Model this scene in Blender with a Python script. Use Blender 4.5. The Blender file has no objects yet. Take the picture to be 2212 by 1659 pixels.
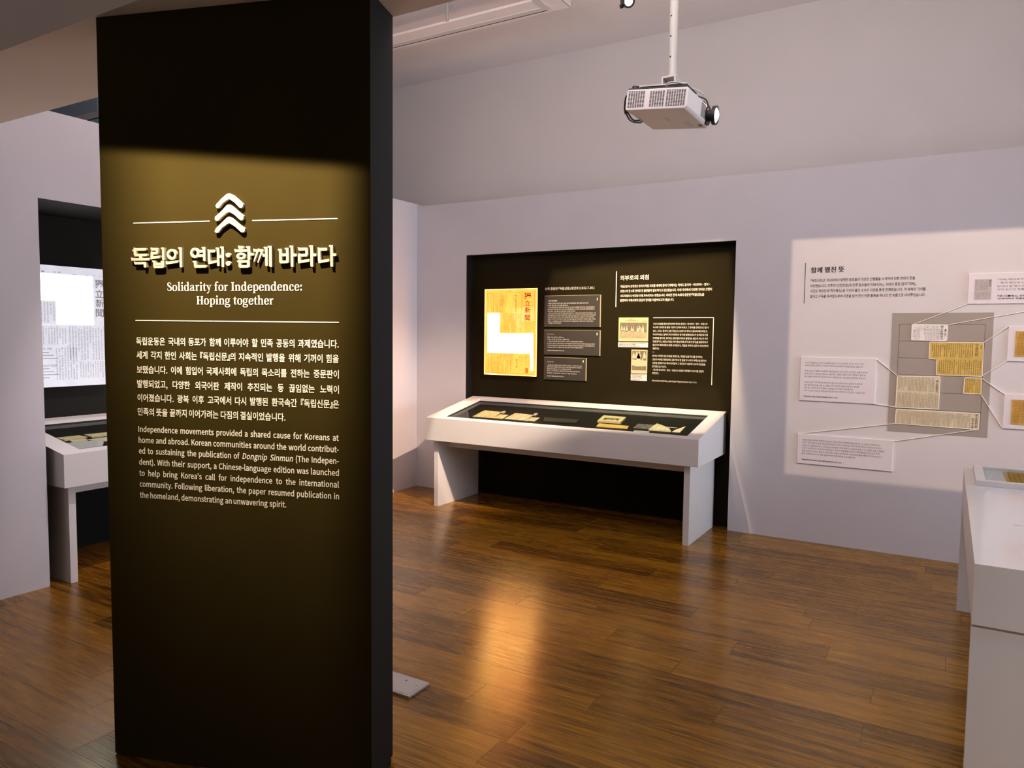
import bpy, bmesh, math, random, os
from mathutils import Vector, Matrix
random.seed(7)
scene = bpy.context.scene
COL = scene.collection
R = math.radians

# ------------------------------------------------------------------ camera
YAW, PITCH, ROLL = -0.5351519, 0.0670851, -0.0108879
cam_d = bpy.data.cameras.new('camera')
cam_d.sensor_fit = 'HORIZONTAL'; cam_d.sensor_width = 36.0
cam_d.lens = 1586.58 / 2212 * 36.0
cam_d.clip_start = 0.05; cam_d.clip_end = 100
cam = bpy.data.objects.new('camera', cam_d); COL.objects.link(cam)
fwd = Vector((math.sin(YAW)*math.cos(PITCH), math.cos(YAW)*math.cos(PITCH), -math.sin(PITCH)))
rgt = Vector((math.cos(YAW), -math.sin(YAW), 0)); dwn = fwd.cross(rgt)
r2 = math.cos(ROLL)*rgt + math.sin(ROLL)*dwn; d2 = -math.sin(ROLL)*rgt + math.cos(ROLL)*dwn
M3 = Matrix((r2, -d2, -fwd)).transposed()
cam.matrix_world = Matrix.Translation((0, 0, 1.55)) @ M3.to_4x4()
scene.camera = cam

# ------------------------------------------------------------------ colour management, world
vs = scene.view_settings
vs.view_transform = 'Standard'; vs.look = 'None'; vs.gamma = 1.0; vs.exposure = -0.10; vs.use_curve_mapping = False
world = bpy.data.worlds.new('world'); scene.world = world; world.use_nodes = True
bg = world.node_tree.nodes['Background']
bg.inputs[0].default_value = (0.58, 0.52, 0.53, 1); bg.inputs[1].default_value = 0.34

# ------------------------------------------------------------------ lights
def nd(nt, t, x=0, y=0, **kw):
    n = nt.nodes.new(t); n.location = (x, y)
    for k, v in kw.items(): setattr(n, k, v)
    return n
def mth(nt, op, a, b=None, clamp=False):
    n = nt.nodes.new('ShaderNodeMath'); n.operation = op; n.use_clamp = clamp
    for i, v in enumerate((a, b)):
        if v is None: continue
        if isinstance(v, (int, float)): n.inputs[i].default_value = v
        else: nt.links.new(v, n.inputs[i])
    return n.outputs[0]
def smooth(nt, v, lo, hi):
    n = nt.nodes.new('ShaderNodeMapRange'); n.interpolation_type = 'SMOOTHSTEP'
    nt.links.new(v, n.inputs[0]); n.inputs[1].default_value = lo; n.inputs[2].default_value = hi
    return n.outputs[0]
def spot(name, loc, target, power, color, angle, blend=0.3, radius=0.03, shutters=None, roll_up=(0, 0, 1), fill=0.0):
    """framing spotlight; shutters = (left, right, bottom, top, softness) as tangents in the lamp's own frame"""
    d = bpy.data.lights.new(name, 'SPOT'); d.energy = power; d.color = color
    d.spot_size = R(angle); d.spot_blend = blend; d.shadow_soft_size = radius
    o = bpy.data.objects.new(name, d); COL.objects.link(o)
    f = (Vector(target) - Vector(loc)).normalized(); r = f.cross(Vector(roll_up)).normalized(); u = r.cross(f)
    o.matrix_world = Matrix.Translation(loc) @ Matrix((r, u, -f)).transposed().to_4x4()
    if shutters:
        L, Rr, B, T, s = shutters[:5]; s4 = shutters[5] if len(shutters) > 5 else (s, s, s)
        d.use_nodes = True; nt = d.node_tree
        em = [n for n in nt.nodes if n.type == 'EMISSION'][0]
        tc = nd(nt, 'ShaderNodeTexCoord'); sx = nd(nt, 'ShaderNodeSeparateXYZ'); nt.links.new(tc.outputs['Normal'], sx.inputs[0])
        az = mth(nt, 'MAXIMUM', mth(nt, 'ABSOLUTE', sx.outputs[2]), 1e-4)
        tx = mth(nt, 'DIVIDE', sx.outputs[0], az); ty = mth(nt, 'DIVIDE', sx.outputs[1], az)
        def edge(e):        # a straight shutter edge: a tangent, or a line through two tangent points
            if isinstance(e, (int, float)): return tx, e
            (x0, y0), (x1, y1) = e; k = (x1 - x0)/(y1 - y0); return mth(nt, 'SUBTRACT', tx, mth(nt, 'MULTIPLY', ty, k)), x0 - k*y0
        tl, L = edge(L); tr, Rr = edge(Rr)
        m = smooth(nt, tl, L - s4[0], L + s4[0])
        m = mth(nt, 'MULTIPLY', m, mth(nt, 'SUBTRACT', 1.0, smooth(nt, tr, Rr - s4[1], Rr + s4[1])))
        m = mth(nt, 'MULTIPLY', m, smooth(nt, ty, B - s4[2], B + s4[2]))
        m = mth(nt, 'MULTIPLY', m, mth(nt, 'SUBTRACT', 1.0, smooth(nt, ty, T - s, T + s)))
        nt.links.new(m, em.inputs['Strength'])
    return o
def area(name, loc, target, power, color, sx, sy):
    d = bpy.data.lights.new(name, 'AREA'); d.shape = 'RECTANGLE'; d.size = sx; d.size_y = sy; d.energy = power; d.color = color
    o = bpy.data.objects.new(name, d); COL.objects.link(o)
    f = (Vector(target) - Vector(loc)).normalized()
    o.rotation_euler = f.to_track_quat('-Z', 'Y').to_euler(); o.location = loc
    return o
def tans(loc, target, p, up=(0, 0, 1)):
    f = (Vector(target) - Vector(loc)).normalized(); r = f.cross(Vector(up)).normalized(); u = r.cross(f)
    v = Vector(p) - Vector(loc); return v.dot(r)/v.dot(f), v.dot(u)/v.dot(f)

PO = Vector((-2.563, 1.499, 0)); PU = Vector((math.cos(R(18)), math.sin(R(18)), 0)); PN = Vector((-math.sin(R(18)), math.cos(R(18)), 0))
# warm framing spot on the pillar text
pl_loc = PO + PU*0.46 - PN*1.25 + Vector((0, 0, 3.75)); pl_tg = PO + PU*0.56 + Vector((0, 0, 2.02))
t_top = tans(pl_loc, pl_tg, PO + PU*0.52 + Vector((0, 0, 2.118)))[1]
ptn = lambda u, z: tans(pl_loc, pl_tg, PO + PU*u + Vector((0, 0, z)))
t_lo = ptn(.52, 1.20)[1]; t_x0 = (ptn(.09, 2.1), ptn(.09, .4)); t_x1 = (ptn(.93, 2.1), ptn(.93, .4))
spot('pillar_spot', pl_loc, pl_tg, 1850, (1.0, 0.82, 0.54), 60, 0.6, 0.008, (t_x0, t_x1, t_lo, t_top, 0.007, (0.11, 0.045, 0.17)))
# warm framing spot on the niche panel
nl_loc = (-2.05, 3.45, 3.95); nl_tg = (-2.25, 5.99, 1.85)
t_l = tans(nl_loc, nl_tg, (-3.22, 5.99, 1.7))[0]; t_r = tans(nl_loc, nl_tg, (-1.47, 5.89, 1.7))[0]; t_t = tans(nl_loc, nl_tg, (-2.2, 5.89, 2.255))[1]
spot('niche_spot', nl_loc, nl_tg, 1250, (1.0, 0.76, 0.42), 44, 1.0, 0.02, (t_l, t_r, -9, t_t, 0.012))
# spot on the left end of the display case
spot('case_spot', (0.0, 3.5, 3.9), (-4.3, 5.40, 0.50), 1450, (1.0, 0.71, 0.52), 27, 1.0, 0.012)
# unseen spot added to brighten the letters inside the case
c2 = (-2.4, 3.6, 3.95); c2t = (-2.75, 5.6, 0.85); q_ = lambda p: tans(c2, c2t, p)
spot('letter_fill_spot', c2, c2t, 620, (1.0, 0.80, 0.60), 62, 0.5, 0.02, (q_((-3.99, 5.5, .85))[0], q_((-1.52, 5.5, .85))[0], q_((-2.7, 5.22, .74))[1], q_((-2.7, 5.97, .95))[1], 0.012))
# projected white rectangle on the right part of the back wall
pj = Vector((0.45, 2.4, 3.8)); pq = lambda x, z: ((x - pj.x)/3.49, (z - pj.z)/3.49)
spot('projector_beam', pj, pj + Vector((0, 1, 0)), 400, (1.0, 0.72, 0.50), 100, 0.0, 0.004,
     (pq(-1.046, 0)[0], pq(1.95, 0)[0], pq(0, 0.505)[1], pq(0, 2.283)[1], 0.006))
# cool light of the projected film wall on the right, and unseen soft fills added behind the beam
fw = area('film_wall_light', (3.9, 4.5, 1.4), (-4, 4.6, 1.1), 40, (0.78, 0.86, 1.0), 2.4, 1.8); fw.data.spread = R(75)
area('gallery_fill', (-1.6, 2.7, 4.05), (-1.8, 3.2, 0), 11, (0.97, 0.90, 1.0), 5.0, 0.9)  # unseen fill added to brighten the walls
area('back_wall_fill', (-1.8, 2.12, 3.0), (-2.0, 5.2, 1.2), 8, (0.97, 0.90, 1.0), 5.0, 0.25)  # added fill, out of view, for the back wall and case fronts
area('cove_light', (-1.5, 2.25, 3.3), (-1.6, 2.9, 4.08), 70, (1.0, 0.91, 0.92), 5.0, 0.3)  # up-facing fill added behind the beam to brighten the ceiling
spot('table_fill_spot', (1.9, -0.6, 3.9), (1.0, 2.85, 0.45), 430, (1.0, 0.90, 0.86), 36, 0.9, 0.35)  # unseen spot added to brighten the table front
spot('left_case_spot', (-2.9, 3.1, 3.95), (-4.75, 2.75, 0.9), 250, (1.0, 0.86, 0.84), 26, 0.8, 0.02)
area('beam_underside_fill', (-4.95, 3.7, 0.99), (-3.6, 1.9, 2.6), 12, (1.0, 0.82, 0.70), 1.6, 0.08)  # added lamp hidden by the pillar, brightens the beam's underside

# ------------------------------------------------------------------ materials
def mat(name, color, rough=0.6, spec=0.5, metal=0.0, coat=0.0, noise=0.0, nscale=30.0, bump=0.0, bscale=400.0):
    m = bpy.data.materials.new(name); m.use_nodes = True; nt = m.node_tree; b = nt.nodes['Principled BSDF']
    b.inputs['Base Color'].default_value = (*color, 1); b.inputs['Roughness'].default_value = rough
    b.inputs['Specular IOR Level'].default_value = spec; b.inputs['Metallic'].default_value = metal
    b.inputs['Coat Weight'].default_value = coat
    if noise or bump:
        tc = nd(nt, 'ShaderNodeTexCoord')
    if noise:
        n = nd(nt, 'ShaderNodeTexNoise'); n.inputs['Scale'].default_value = nscale; n.inputs['Detail'].default_value = 4
        nt.links.new(tc.outputs['Object'], n.inputs['Vector'])
        rp = nd(nt, 'ShaderNodeValToRGB')
        rp.color_ramp.elements[0].position = 0.3; rp.color_ramp.elements[1].position = 0.7
        rp.color_ramp.elements[0].color = (*[c*(1-noise) for c in color], 1); rp.color_ramp.elements[1].color = (*[min(1, c*(1+noise)) for c in color], 1)
        nt.links.new(n.outputs[0], rp.inputs[0]); nt.links.new(rp.outputs[0], b.inputs['Base Color'])
    if bump:
        n = nd(nt, 'ShaderNodeTexNoise'); n.inputs['Scale'].default_value = bscale
        nt.links.new(tc.outputs['Object'], n.inputs['Vector'])
        bm_ = nd(nt, 'ShaderNodeBump'); bm_.inputs['Strength'].default_value = bump; bm_.inputs['Distance'].default_value = 0.002
        nt.links.new(n.outputs[0], bm_.inputs['Height']); nt.links.new(bm_.outputs[0], b.inputs['Normal'])
    return m
def emis(name, color, strength, noise=0.0, nscale=8.0, color2=None):
    m = bpy.data.materials.new(name); m.use_nodes = True; nt = m.node_tree; b = nt.nodes['Principled BSDF']
    b.inputs['Base Color'].default_value = (*[min(.6, c*.5) for c in color], 1); b.inputs['Roughness'].default_value = 0.5
    b.inputs['Emission Color'].default_value = (*color, 1); b.inputs['Emission Strength'].default_value = strength
    if color2:
        tc = nd(nt, 'ShaderNodeTexCoord'); n = nd(nt, 'ShaderNodeTexNoise'); n.inputs['Scale'].default_value = nscale; n.inputs['Detail'].default_value = 6
        nt.links.new(tc.outputs['Object'], n.inputs['Vector']); rp = nd(nt, 'ShaderNodeValToRGB')
        rp.color_ramp.elements[0].position = 0.42; rp.color_ramp.elements[1].position = 0.62
        rp.color_ramp.elements[0].color = (*color, 1); rp.color_ramp.elements[1].color = (*color2, 1)
        nt.links.new(n.outputs[0], rp.inputs[0]); nt.links.new(rp.outputs[0], b.inputs['Emission Color'])
    return m

WALL = mat('wall_paint', (0.625, 0.605, 0.650), 0.75, 0.25, noise=0.02, nscale=2.5, bump=0.08)
UPPER = mat('upper_wall_paint', (0.68, 0.655, 0.65), 0.8, 0.2, noise=0.02, nscale=2.0, bump=0.08)
CEIL = mat('ceiling_paint', (0.90, 0.855, 0.85), 0.85, 0.2, noise=0.02, nscale=2.0)
BEAM = mat('beam_paint', (0.80, 0.70, 0.62), 0.85, 0.2, noise=0.03, nscale=2.0)
WHITE = mat('white_lacquer', (0.72, 0.70, 0.70), 0.45, 0.4, bump=0.03)
GLOSSW = mat('glossy_white_acrylic', (0.74, 0.75, 0.78), 0.12, 0.6)
BLACK = mat('black_paint', (0.006, 0.0065, 0.0065), 0.75, 0.2)
PILLAR = mat('dark_brown_paint', (0.034, 0.0235, 0.0055), 0.9, 0.06, noise=0.06, nscale=4)
PILSIDE = mat('charcoal_paint', (0.024, 0.025, 0.025), 0.8, 0.15)
NICHEP = mat('niche_brown_paint', (0.018, 0.0135, 0.0060), 0.9, 0.06, noise=0.05, nscale=4)
NICHED = mat('niche_black_paint', (0.008, 0.008, 0.0075), 0.75, 0.2)
CREAM = mat('cream_letter', (0.84, 0.77, 0.70), 0.6, 0.2)
CREAMD = mat('raised_letter_cream', (0.46, 0.41, 0.34), 0.6, 0.2)
TXW = mat('white_print', (0.75, 0.70, 0.66), 0.7, 0.1)
TXK = mat('black_print', (0.02, 0.022, 0.022), 0.7, 0.1)
TXG = mat('grey_print', (0.16, 0.13, 0.14), 0.7, 0.1)
INK = mat('newsprint_ink', (0.03, 0.022, 0.012), 0.9, 0.0)
INKG = mat('grey_newsprint_ink', (0.42, 0.42, 0.45), 0.9, 0.0)
CARDD = mat('charcoal_card', (0.050, 0.043, 0.042), 0.6, 0.25)
CARDW = mat('white_card', (0.70, 0.67, 0.74), 0.6, 0.2)
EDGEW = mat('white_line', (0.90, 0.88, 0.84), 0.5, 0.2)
GREYB = mat('taupe_board', (0.34, 0.30, 0.28), 0.8, 0.15)
GREYL = mat('taupe_line', (0.10, 0.085, 0.075), 0.8, 0.1)
OLDY = mat('yellowed_paper', (0.62, 0.44, 0.13), 0.8, 0.1, noise=0.12, nscale=14)
OLDB = mat('beige_paper', (0.66, 0.58, 0.42), 0.8, 0.1, noise=0.06, nscale=10)
OLDW = mat('pale_newsprint', (0.78, 0.75, 0.76), 0.8, 0.1)
BROWN = mat('brown_paper', (0.50, 0.30, 0.08), 0.8, 0.1, noise=0.15, nscale=18)
BROWND = mat('brown_print', (0.26, 0.15, 0.03), 0.8, 0.1)
PAPERY = mat('tan_letter_paper', (0.88, 0.72, 0.42), 0.75, 0.1, noise=0.08, nscale=20)
PAPERC = mat('cream_letter_paper', (0.90, 0.78, 0.56), 0.75, 0.1, noise=0.08, nscale=20)
TANP = mat('tan_paper', (0.75, 0.50, 0.15), 0.75, 0.1, noise=0.1, nscale=20)
PHOTOG = mat('grey_photo', (0.20, 0.17, 0.13), 0.7, 0.1, noise=0.2, nscale=25)
PHOTOL = mat('photo_light', (0.62, 0.52, 0.36), 0.7, 0.1)
PHOTOM = mat('photo_mid', (0.42, 0.35, 0.24), 0.7, 0.1, noise=0.15, nscale=40)
PHOTOP = mat('photo_paper', (0.68, 0.55, 0.32), 0.7, 0.1)  # also colours the painted edge highlight of the charcoal cards
STEEL = mat('light_grey_metal', (0.55, 0.55, 0.55), 0.35, 0.5, metal=0.4)
POLEW = mat('white_powder_coat', (0.46, 0.44, 0.41), 0.3, 0.5)
PROJW = mat('projector_white_plastic', (0.74, 0.70, 0.69), 0.45, 0.4)
DARK = mat('black_plastic', (0.012, 0.012, 0.013), 0.4, 0.5)
DARKV = mat('vent_black', (0.015, 0.015, 0.018), 0.8, 0.1)
PLATE = mat('pale_grey_plate', (0.50, 0.49, 0.48), 0.4, 0.4)
GREEN = mat('green_print', (0.05, 0.16, 0.07), 0.7, 0.1)
BLUEG = mat('blue_grey_wall', (0.24, 0.31, 0.40), 0.7, 0.2)
BLUEL = mat('grey_duct', (0.38, 0.40, 0.42), 0.6, 0.3)
TEAL = mat('teal_panel', (0.22, 0.42, 0.48), 0.6, 0.3)
STAMP = mat('orange_stamp', (0.7, 0.15, 0.01), 0.8, 0.0)
POSTY = emis('backlit_yellow_print', (1.0, 0.105, 0.013), 6.6, color2=(1.0, 0.125, 0.020), nscale=6)
POSTE = emis('backlit_yellow_edge', (1.0, 0.50, 0.14), 5.0)
POSTW = emis('backlit_white_patch', (1.0, 0.74, 0.28), 24.0, color2=(1.0, 0.42, 0.06), nscale=14)
POSTS = emis('backlit_pale_patch', (1.0, 0.145, 0.035), 6.2)
POSTT = emis('backlit_stamp', (1.0, 0.16, 0.01), 1.2)
SCRG = emis('backlit_grey_newsprint', (0.70, 0.71, 0.80), 0.80, color2=(0.80, 0.80, 0.88), nscale=8)
SCRW = emis('backlit_white_paper', (1.0, 0.97, 1.0), 5.0)
LAMPE = emis('lamp_glow', (1.0, 0.90, 0.72), 8.0)
LENSE = emis('lens_glow', (0.95, 0.97, 1.0), 1.3, color2=(0.10, 0.22, 0.28), nscale=28)

def glass_mat():
    m = bpy.data.materials.new('clear_glass'); m.use_nodes = True; nt = m.node_tree
    nt.nodes.remove(nt.nodes['Principled BSDF']); out = [n for n in nt.nodes if n.type == 'OUTPUT_MATERIAL'][0]
    tr = nd(nt, 'ShaderNodeBsdfTransparent'); tr.inputs[0].default_value = (0.93, 0.96, 0.94, 1)
    gl = nd(nt, 'ShaderNodeBsdfGlossy'); gl.inputs['Roughness'].default_value = 0.03
    fr = nd(nt, 'ShaderNodeFresnel'); fr.inputs[0].default_value = 1.42; mx = nd(nt, 'ShaderNodeMixShader')
    f2 = mth(nt, 'MULTIPLY', fr.outputs[0], 0.22)
    nt.links.new(f2, mx.inputs[0]); nt.links.new(tr.outputs[0], mx.inputs[1]); nt.links.new(gl.outputs[0], mx.inputs[2])
    nt.links.new(mx.outputs[0], out.inputs[0]); return m
GLASS = glass_mat()

def floor_mat():
    m = bpy.data.materials.new('walnut_plank_floor'); m.use_nodes = True; nt = m.node_tree; b = nt.nodes['Principled BSDF']
    tc = nd(nt, 'ShaderNodeTexCoord'); sx = nd(nt, 'ShaderNodeSeparateXYZ'); nt.links.new(tc.outputs['Object'], sx.inputs[0])
    x, y = sx.outputs[0], sx.outputs[1]
    PW, PLN = 0.178, 1.22
    ry = mth(nt, 'DIVIDE', mth(nt, 'ADD', y, 50.014), PW); row = mth(nt, 'FLOOR', ry); fy = mth(nt, 'FRACT', ry)
    wn = nd(nt, 'ShaderNodeTexWhiteNoise', noise_dimensions='1D'); nt.links.new(row, wn.inputs['W'])
    rx = mth(nt, 'ADD', mth(nt, 'DIVIDE', mth(nt, 'ADD', x, 60.0), PLN), wn.outputs['Value']); colm = mth(nt, 'FLOOR', rx); fx = mth(nt, 'FRACT', rx)
    cv = nd(nt, 'ShaderNodeCombineXYZ'); nt.links.new(row, cv.inputs[0]); nt.links.new(colm, cv.inputs[1])
    w2 = nd(nt, 'ShaderNodeTexWhiteNoise', noise_dimensions='2D'); nt.links.new(cv.outputs[0], w2.inputs['Vector'])
    # grain coordinates: stretched along the plank, shifted for every plank
    gv = nd(nt, 'ShaderNodeCombineXYZ')
    nt.links.new(mth(nt, 'ADD', mth(nt, 'MULTIPLY', x, 1.3), mth(nt, 'MULTIPLY', w2.outputs['Value'], 37.0)), gv.inputs[0])
    nt.links.new(mth(nt, 'MULTIPLY', y, 24.0), gv.inputs[1]); nt.links.new(mth(nt, 'MULTIPLY', w2.outputs['Value'], 11.0), gv.inputs[2])
    n1 = nd(nt, 'ShaderNodeTexNoise'); n1.inputs['Scale'].default_value = 1.6; n1.inputs['Detail'].default_value = 6; n1.inputs['Roughness'].default_value = 0.62; n1.inputs['Distortion'].default_value = 0.5
    nt.links.new(gv.outputs[0], n1.inputs['Vector'])
    gv2 = nd(nt, 'ShaderNodeCombineXYZ')
    nt.links.new(mth(nt, 'ADD', mth(nt, 'MULTIPLY', x, 5.0), mth(nt, 'MULTIPLY', w2.outputs['Value'], 91.0)), gv2.inputs[0])
    nt.links.new(mth(nt, 'MULTIPLY', y, 160.0), gv2.inputs[1])
    n2 = nd(nt, 'ShaderNodeTexNoise'); n2.inputs['Scale'].default_value = 1.0; n2.inputs['Detail'].default_value = 3
    nt.links.new(gv2.outputs[0], n2.inputs['Vector'])
    v = mth(nt, 'ADD', mth(nt, 'MULTIPLY', n1.outputs[0], 0.80), mth(nt, 'MULTIPLY', n2.outputs[0], 0.42))
    v = mth(nt, 'ADD', v, mth(nt, 'MULTIPLY', mth(nt, 'SUBTRACT', w2.outputs['Value'], 0.5), 0.20))
    rp = nd(nt, 'ShaderNodeValToRGB'); cr = rp.color_ramp
    cr.elements[0].position = 0.36; cr.elements[0].color = (0.036, 0.0140, 0.0035, 1)
    cr.elements[1].position = 0.86; cr.elements[1].color = (0.44, 0.205, 0.016, 1)
    e = cr.elements.new(0.52); e.color = (0.145, 0.057, 0.0050, 1)
    e = cr.elements.new(0.66); e.color = (0.29, 0.124, 0.0090, 1)
    nt.links.new(v, rp.inputs[0])
    # seams
    ey = mth(nt, 'MINIMUM', fy, mth(nt, 'SUBTRACT', 1.0, fy)); ex = mth(nt, 'MINIMUM', fx, mth(nt, 'SUBTRACT', 1.0, fx))
    sy = smooth(nt, ey, 0.002, 0.010); sx2 = smooth(nt, ex, 0.0004, 0.0020); seam = mth(nt, 'MULTIPLY', sy, sx2)
    mx = nd(nt, 'ShaderNodeMixRGB'); mx.blend_type = 'MULTIPLY'; mx.inputs[0].default_value = 1.0
    sc = nd(nt, 'ShaderNodeMapRange'); nt.links.new(seam, sc.inputs[0]); sc.inputs[3].default_value = 0.35; sc.inputs[4].default_value = 1.0
    nt.links.new(rp.outputs[0], mx.inputs[1]); nt.links.new(sc.outputs[0], mx.inputs[2]); nt.links.new(mx.outputs[0], b.inputs['Base Color'])
    rr = nd(nt, 'ShaderNodeMapRange'); nt.links.new(n2.outputs[0], rr.inputs[0]); rr.inputs[1].default_value = 0.3; rr.inputs[2].default_value = 0.7
    rr.inputs[3].default_value = 0.20; rr.inputs[4].default_value = 0.31; nt.links.new(rr.outputs[0], b.inputs['Roughness'])
    tg = nd(nt, 'ShaderNodeTangent'); tg.direction_type = 'UV_MAP'; tg.uv_map = 'grain'; nt.links.new(tg.outputs[0], b.inputs['Tangent']); b.inputs['Anisotropic'].default_value = 0.55
    b.inputs['Specular IOR Level'].default_value = 0.72; b.inputs['Specular Tint'].default_value = (1.0, 0.90, 0.34, 1)
    h = mth(nt, 'ADD', mth(nt, 'MULTIPLY', n2.outputs[0], 0.35), mth(nt, 'ADD', mth(nt, 'MULTIPLY', n1.outputs[0], 0.15), mth(nt, 'MULTIPLY', seam, 0.5)))
    bp = nd(nt, 'ShaderNodeBump'); bp.inputs['Strength'].default_value = 0.30; bp.inputs['Distance'].default_value = 0.0012
    nt.links.new(h, bp.inputs['Height']); nt.links.new(bp.outputs[0], b.inputs['Normal'])
    return m
FLOOR = floor_mat()

# ------------------------------------------------------------------ mesh helpers
class MB:
    def __init__(s): s.v = []; s.f = []; s.m = []; s.mi = 0
    def add(s, vs_, fs):
        o = len(s.v); s.v += [tuple(p) for p in vs_]; s.f += [tuple(i + o for i in f) for f in fs]; s.m += [s.mi]*len(fs); return s
    def box(s, x0, x1, y0, y1, z0, z1):
        v = [(x, y, z) for x in (x0, x1) for y in (y0, y1) for z in (z0, z1)]
        return s.add(v, [(0, 1, 3, 2), (4, 6, 7, 5), (0, 4, 5, 1), (2, 3, 7, 6), (0, 2, 6, 4), (1, 5, 7, 3)])
    def prism(s, pts, d):
        """pts: 3D polygon; d: extrusion vector"""
        n = len(pts); P = [Vector(p) for p in pts]; d = Vector(d)
        return s.add(P + [p + d for p in P], [tuple(range(n))[::-1], tuple(range(n, 2*n))] + [(i, (i+1) % n, (i+1) % n + n, i + n) for i in range(n)])
    def face(s, pts): return s.add(pts, [tuple(range(len(pts)))])
    def cyl(s, a, b, r, n=24, r2=None, cap=True):
        a = Vector(a); b = Vector(b); ax = (b - a).normalized(); t = Vector((0, 0, 1)) if abs(ax.z) < .9 else Vector((1, 0, 0))
        u = ax.cross(t).normalized(); w = ax.cross(u); r2 = r if r2 is None else r2
        ring = lambda c, q: [c + (u*math.cos(2*math.pi*i/n) + w*math.sin(2*math.pi*i/n))*q for i in range(n)]
        fs = [(i, (i+1) % n, (i+1) % n + n, i + n) for i in range(n)]
        if cap: fs += [tuple(range(n))[::-1], tuple(range(n, 2*n))]
        return s.add(ring(a, r) + ring(b, r2), fs)
    def tube(s, a, b, ro, ri, n=32):
        a = Vector(a); b = Vector(b); ax = (b - a).normalized(); t = Vector((0, 0, 1)) if abs(ax.z) < .9 else Vector((1, 0, 0))
        u = ax.cross(t).normalized(); w = ax.cross(u)
        ring = lambda c, q: [c + (u*math.cos(2*math.pi*i/n) + w*math.sin(2*math.pi*i/n))*q for i in range(n)]
        v = ring(a, ro) + ring(b, ro) + ring(b, ri) + ring(a, ri); fs = []
        for k in range(4):
            o, p = k*n, ((k+1) % 4)*n
            fs += [(o+i, o+(i+1) % n, p+(i+1) % n, p+i) for i in range(n)]
        return s.add(v, fs)
    def path(s, pts, r, n=10):
        pts = [Vector(p) for p in pts]
        # Catmull-Rom resample
        Q = []
        for i in range(len(pts)-1):
            p0, p1, p2, p3 = pts[max(i-1, 0)], pts[i], pts[i+1], pts[min(i+2, len(pts)-1)]
            for k in range(8):
                t = k/8; Q.append(0.5*((2*p1) + (p2-p0)*t + (2*p0-5*p1+4*p2-p3)*t*t + (3*p1-p0-3*p2+p3)*t**3))
        Q.append(pts[-1]); vs_ = []; fs = []
        for i, q in enumerate(Q):
            ax = (Q[min(i+1, len(Q)-1)] - Q[max(i-1, 0)]).normalized(); t = Vector((0, 0, 1)) if abs(ax.z) < .8 else Vector((1, 0, 0))
            u = ax.cross(t).normalized(); w = ax.cross(u)
            vs_ += [q + (u*math.cos(2*math.pi*k/n) + w*math.sin(2*math.pi*k/n))*r for k in range(n)]
            if i: fs += [((i-1)*n+k, (i-1)*n+(k+1) % n, i*n+(k+1) % n, i*n+k) for k in range(n)]
        fs += [tuple(range(n)), tuple(range(len(vs_)-n, len(vs_)))]
        return s.add(vs_, fs)
    def build(s, name, m, parent=None, bevel=0.0, smooth_=False, origin=None):
        ms = m if isinstance(m, (list, tuple)) else [m]
        me = bpy.data.meshes.new(name)
        if origin is None:
            if parent is not None: origin = Vector((0, 0, 0))
            else:
                xs, ys, zs = zip(*s.v); origin = Vector(((min(xs)+max(xs))/2, (min(ys)+max(ys))/2, min(zs)))
        origin = Vector(origin)
        me.from_pydata([tuple(Vector(p) - origin) for p in s.v], [], s.f)
        for q in ms: me.materials.append(q)
        if len(ms) > 1: me.polygons.foreach_set('material_index', s.m)
        b = bmesh.new(); b.from_mesh(me); bmesh.ops.recalc_face_normals(b, faces=b.faces[:]); b.to_mesh(me); b.free()
        if smooth_:
            me.polygons.foreach_set('use_smooth', [True]*len(me.polygons))
        me.update()
        o = bpy.data.objects.new(name, me); COL.objects.link(o); o.location = origin
        if parent is not None: o.parent = parent
        if bevel:
            md = o.modifiers.new('bevel', 'BEVEL'); md.width = bevel; md.segments = 3; md.limit_method = 'ANGLE'; md.angle_limit = R(40)
        return o
def empty(name, loc, rot=(0, 0, 0)):
    o = bpy.data.objects.new(name, None); COL.objects.link(o); o.location = loc; o.rotation_euler = rot; o.empty_display_size = 0.1; return o
def tag(o, label, cat, group=None):
    o['label'] = label; o['category'] = cat
    if group: o['group'] = group
    return o
def struct(o): o['kind'] = 'structure'; return o
def copy_tree(o, parent=None):
    c = o.copy(); COL.objects.link(c)
    if parent is not None: c.parent = parent
    for ch in list(o.children): copy_tree(ch, c)
    return c

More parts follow.
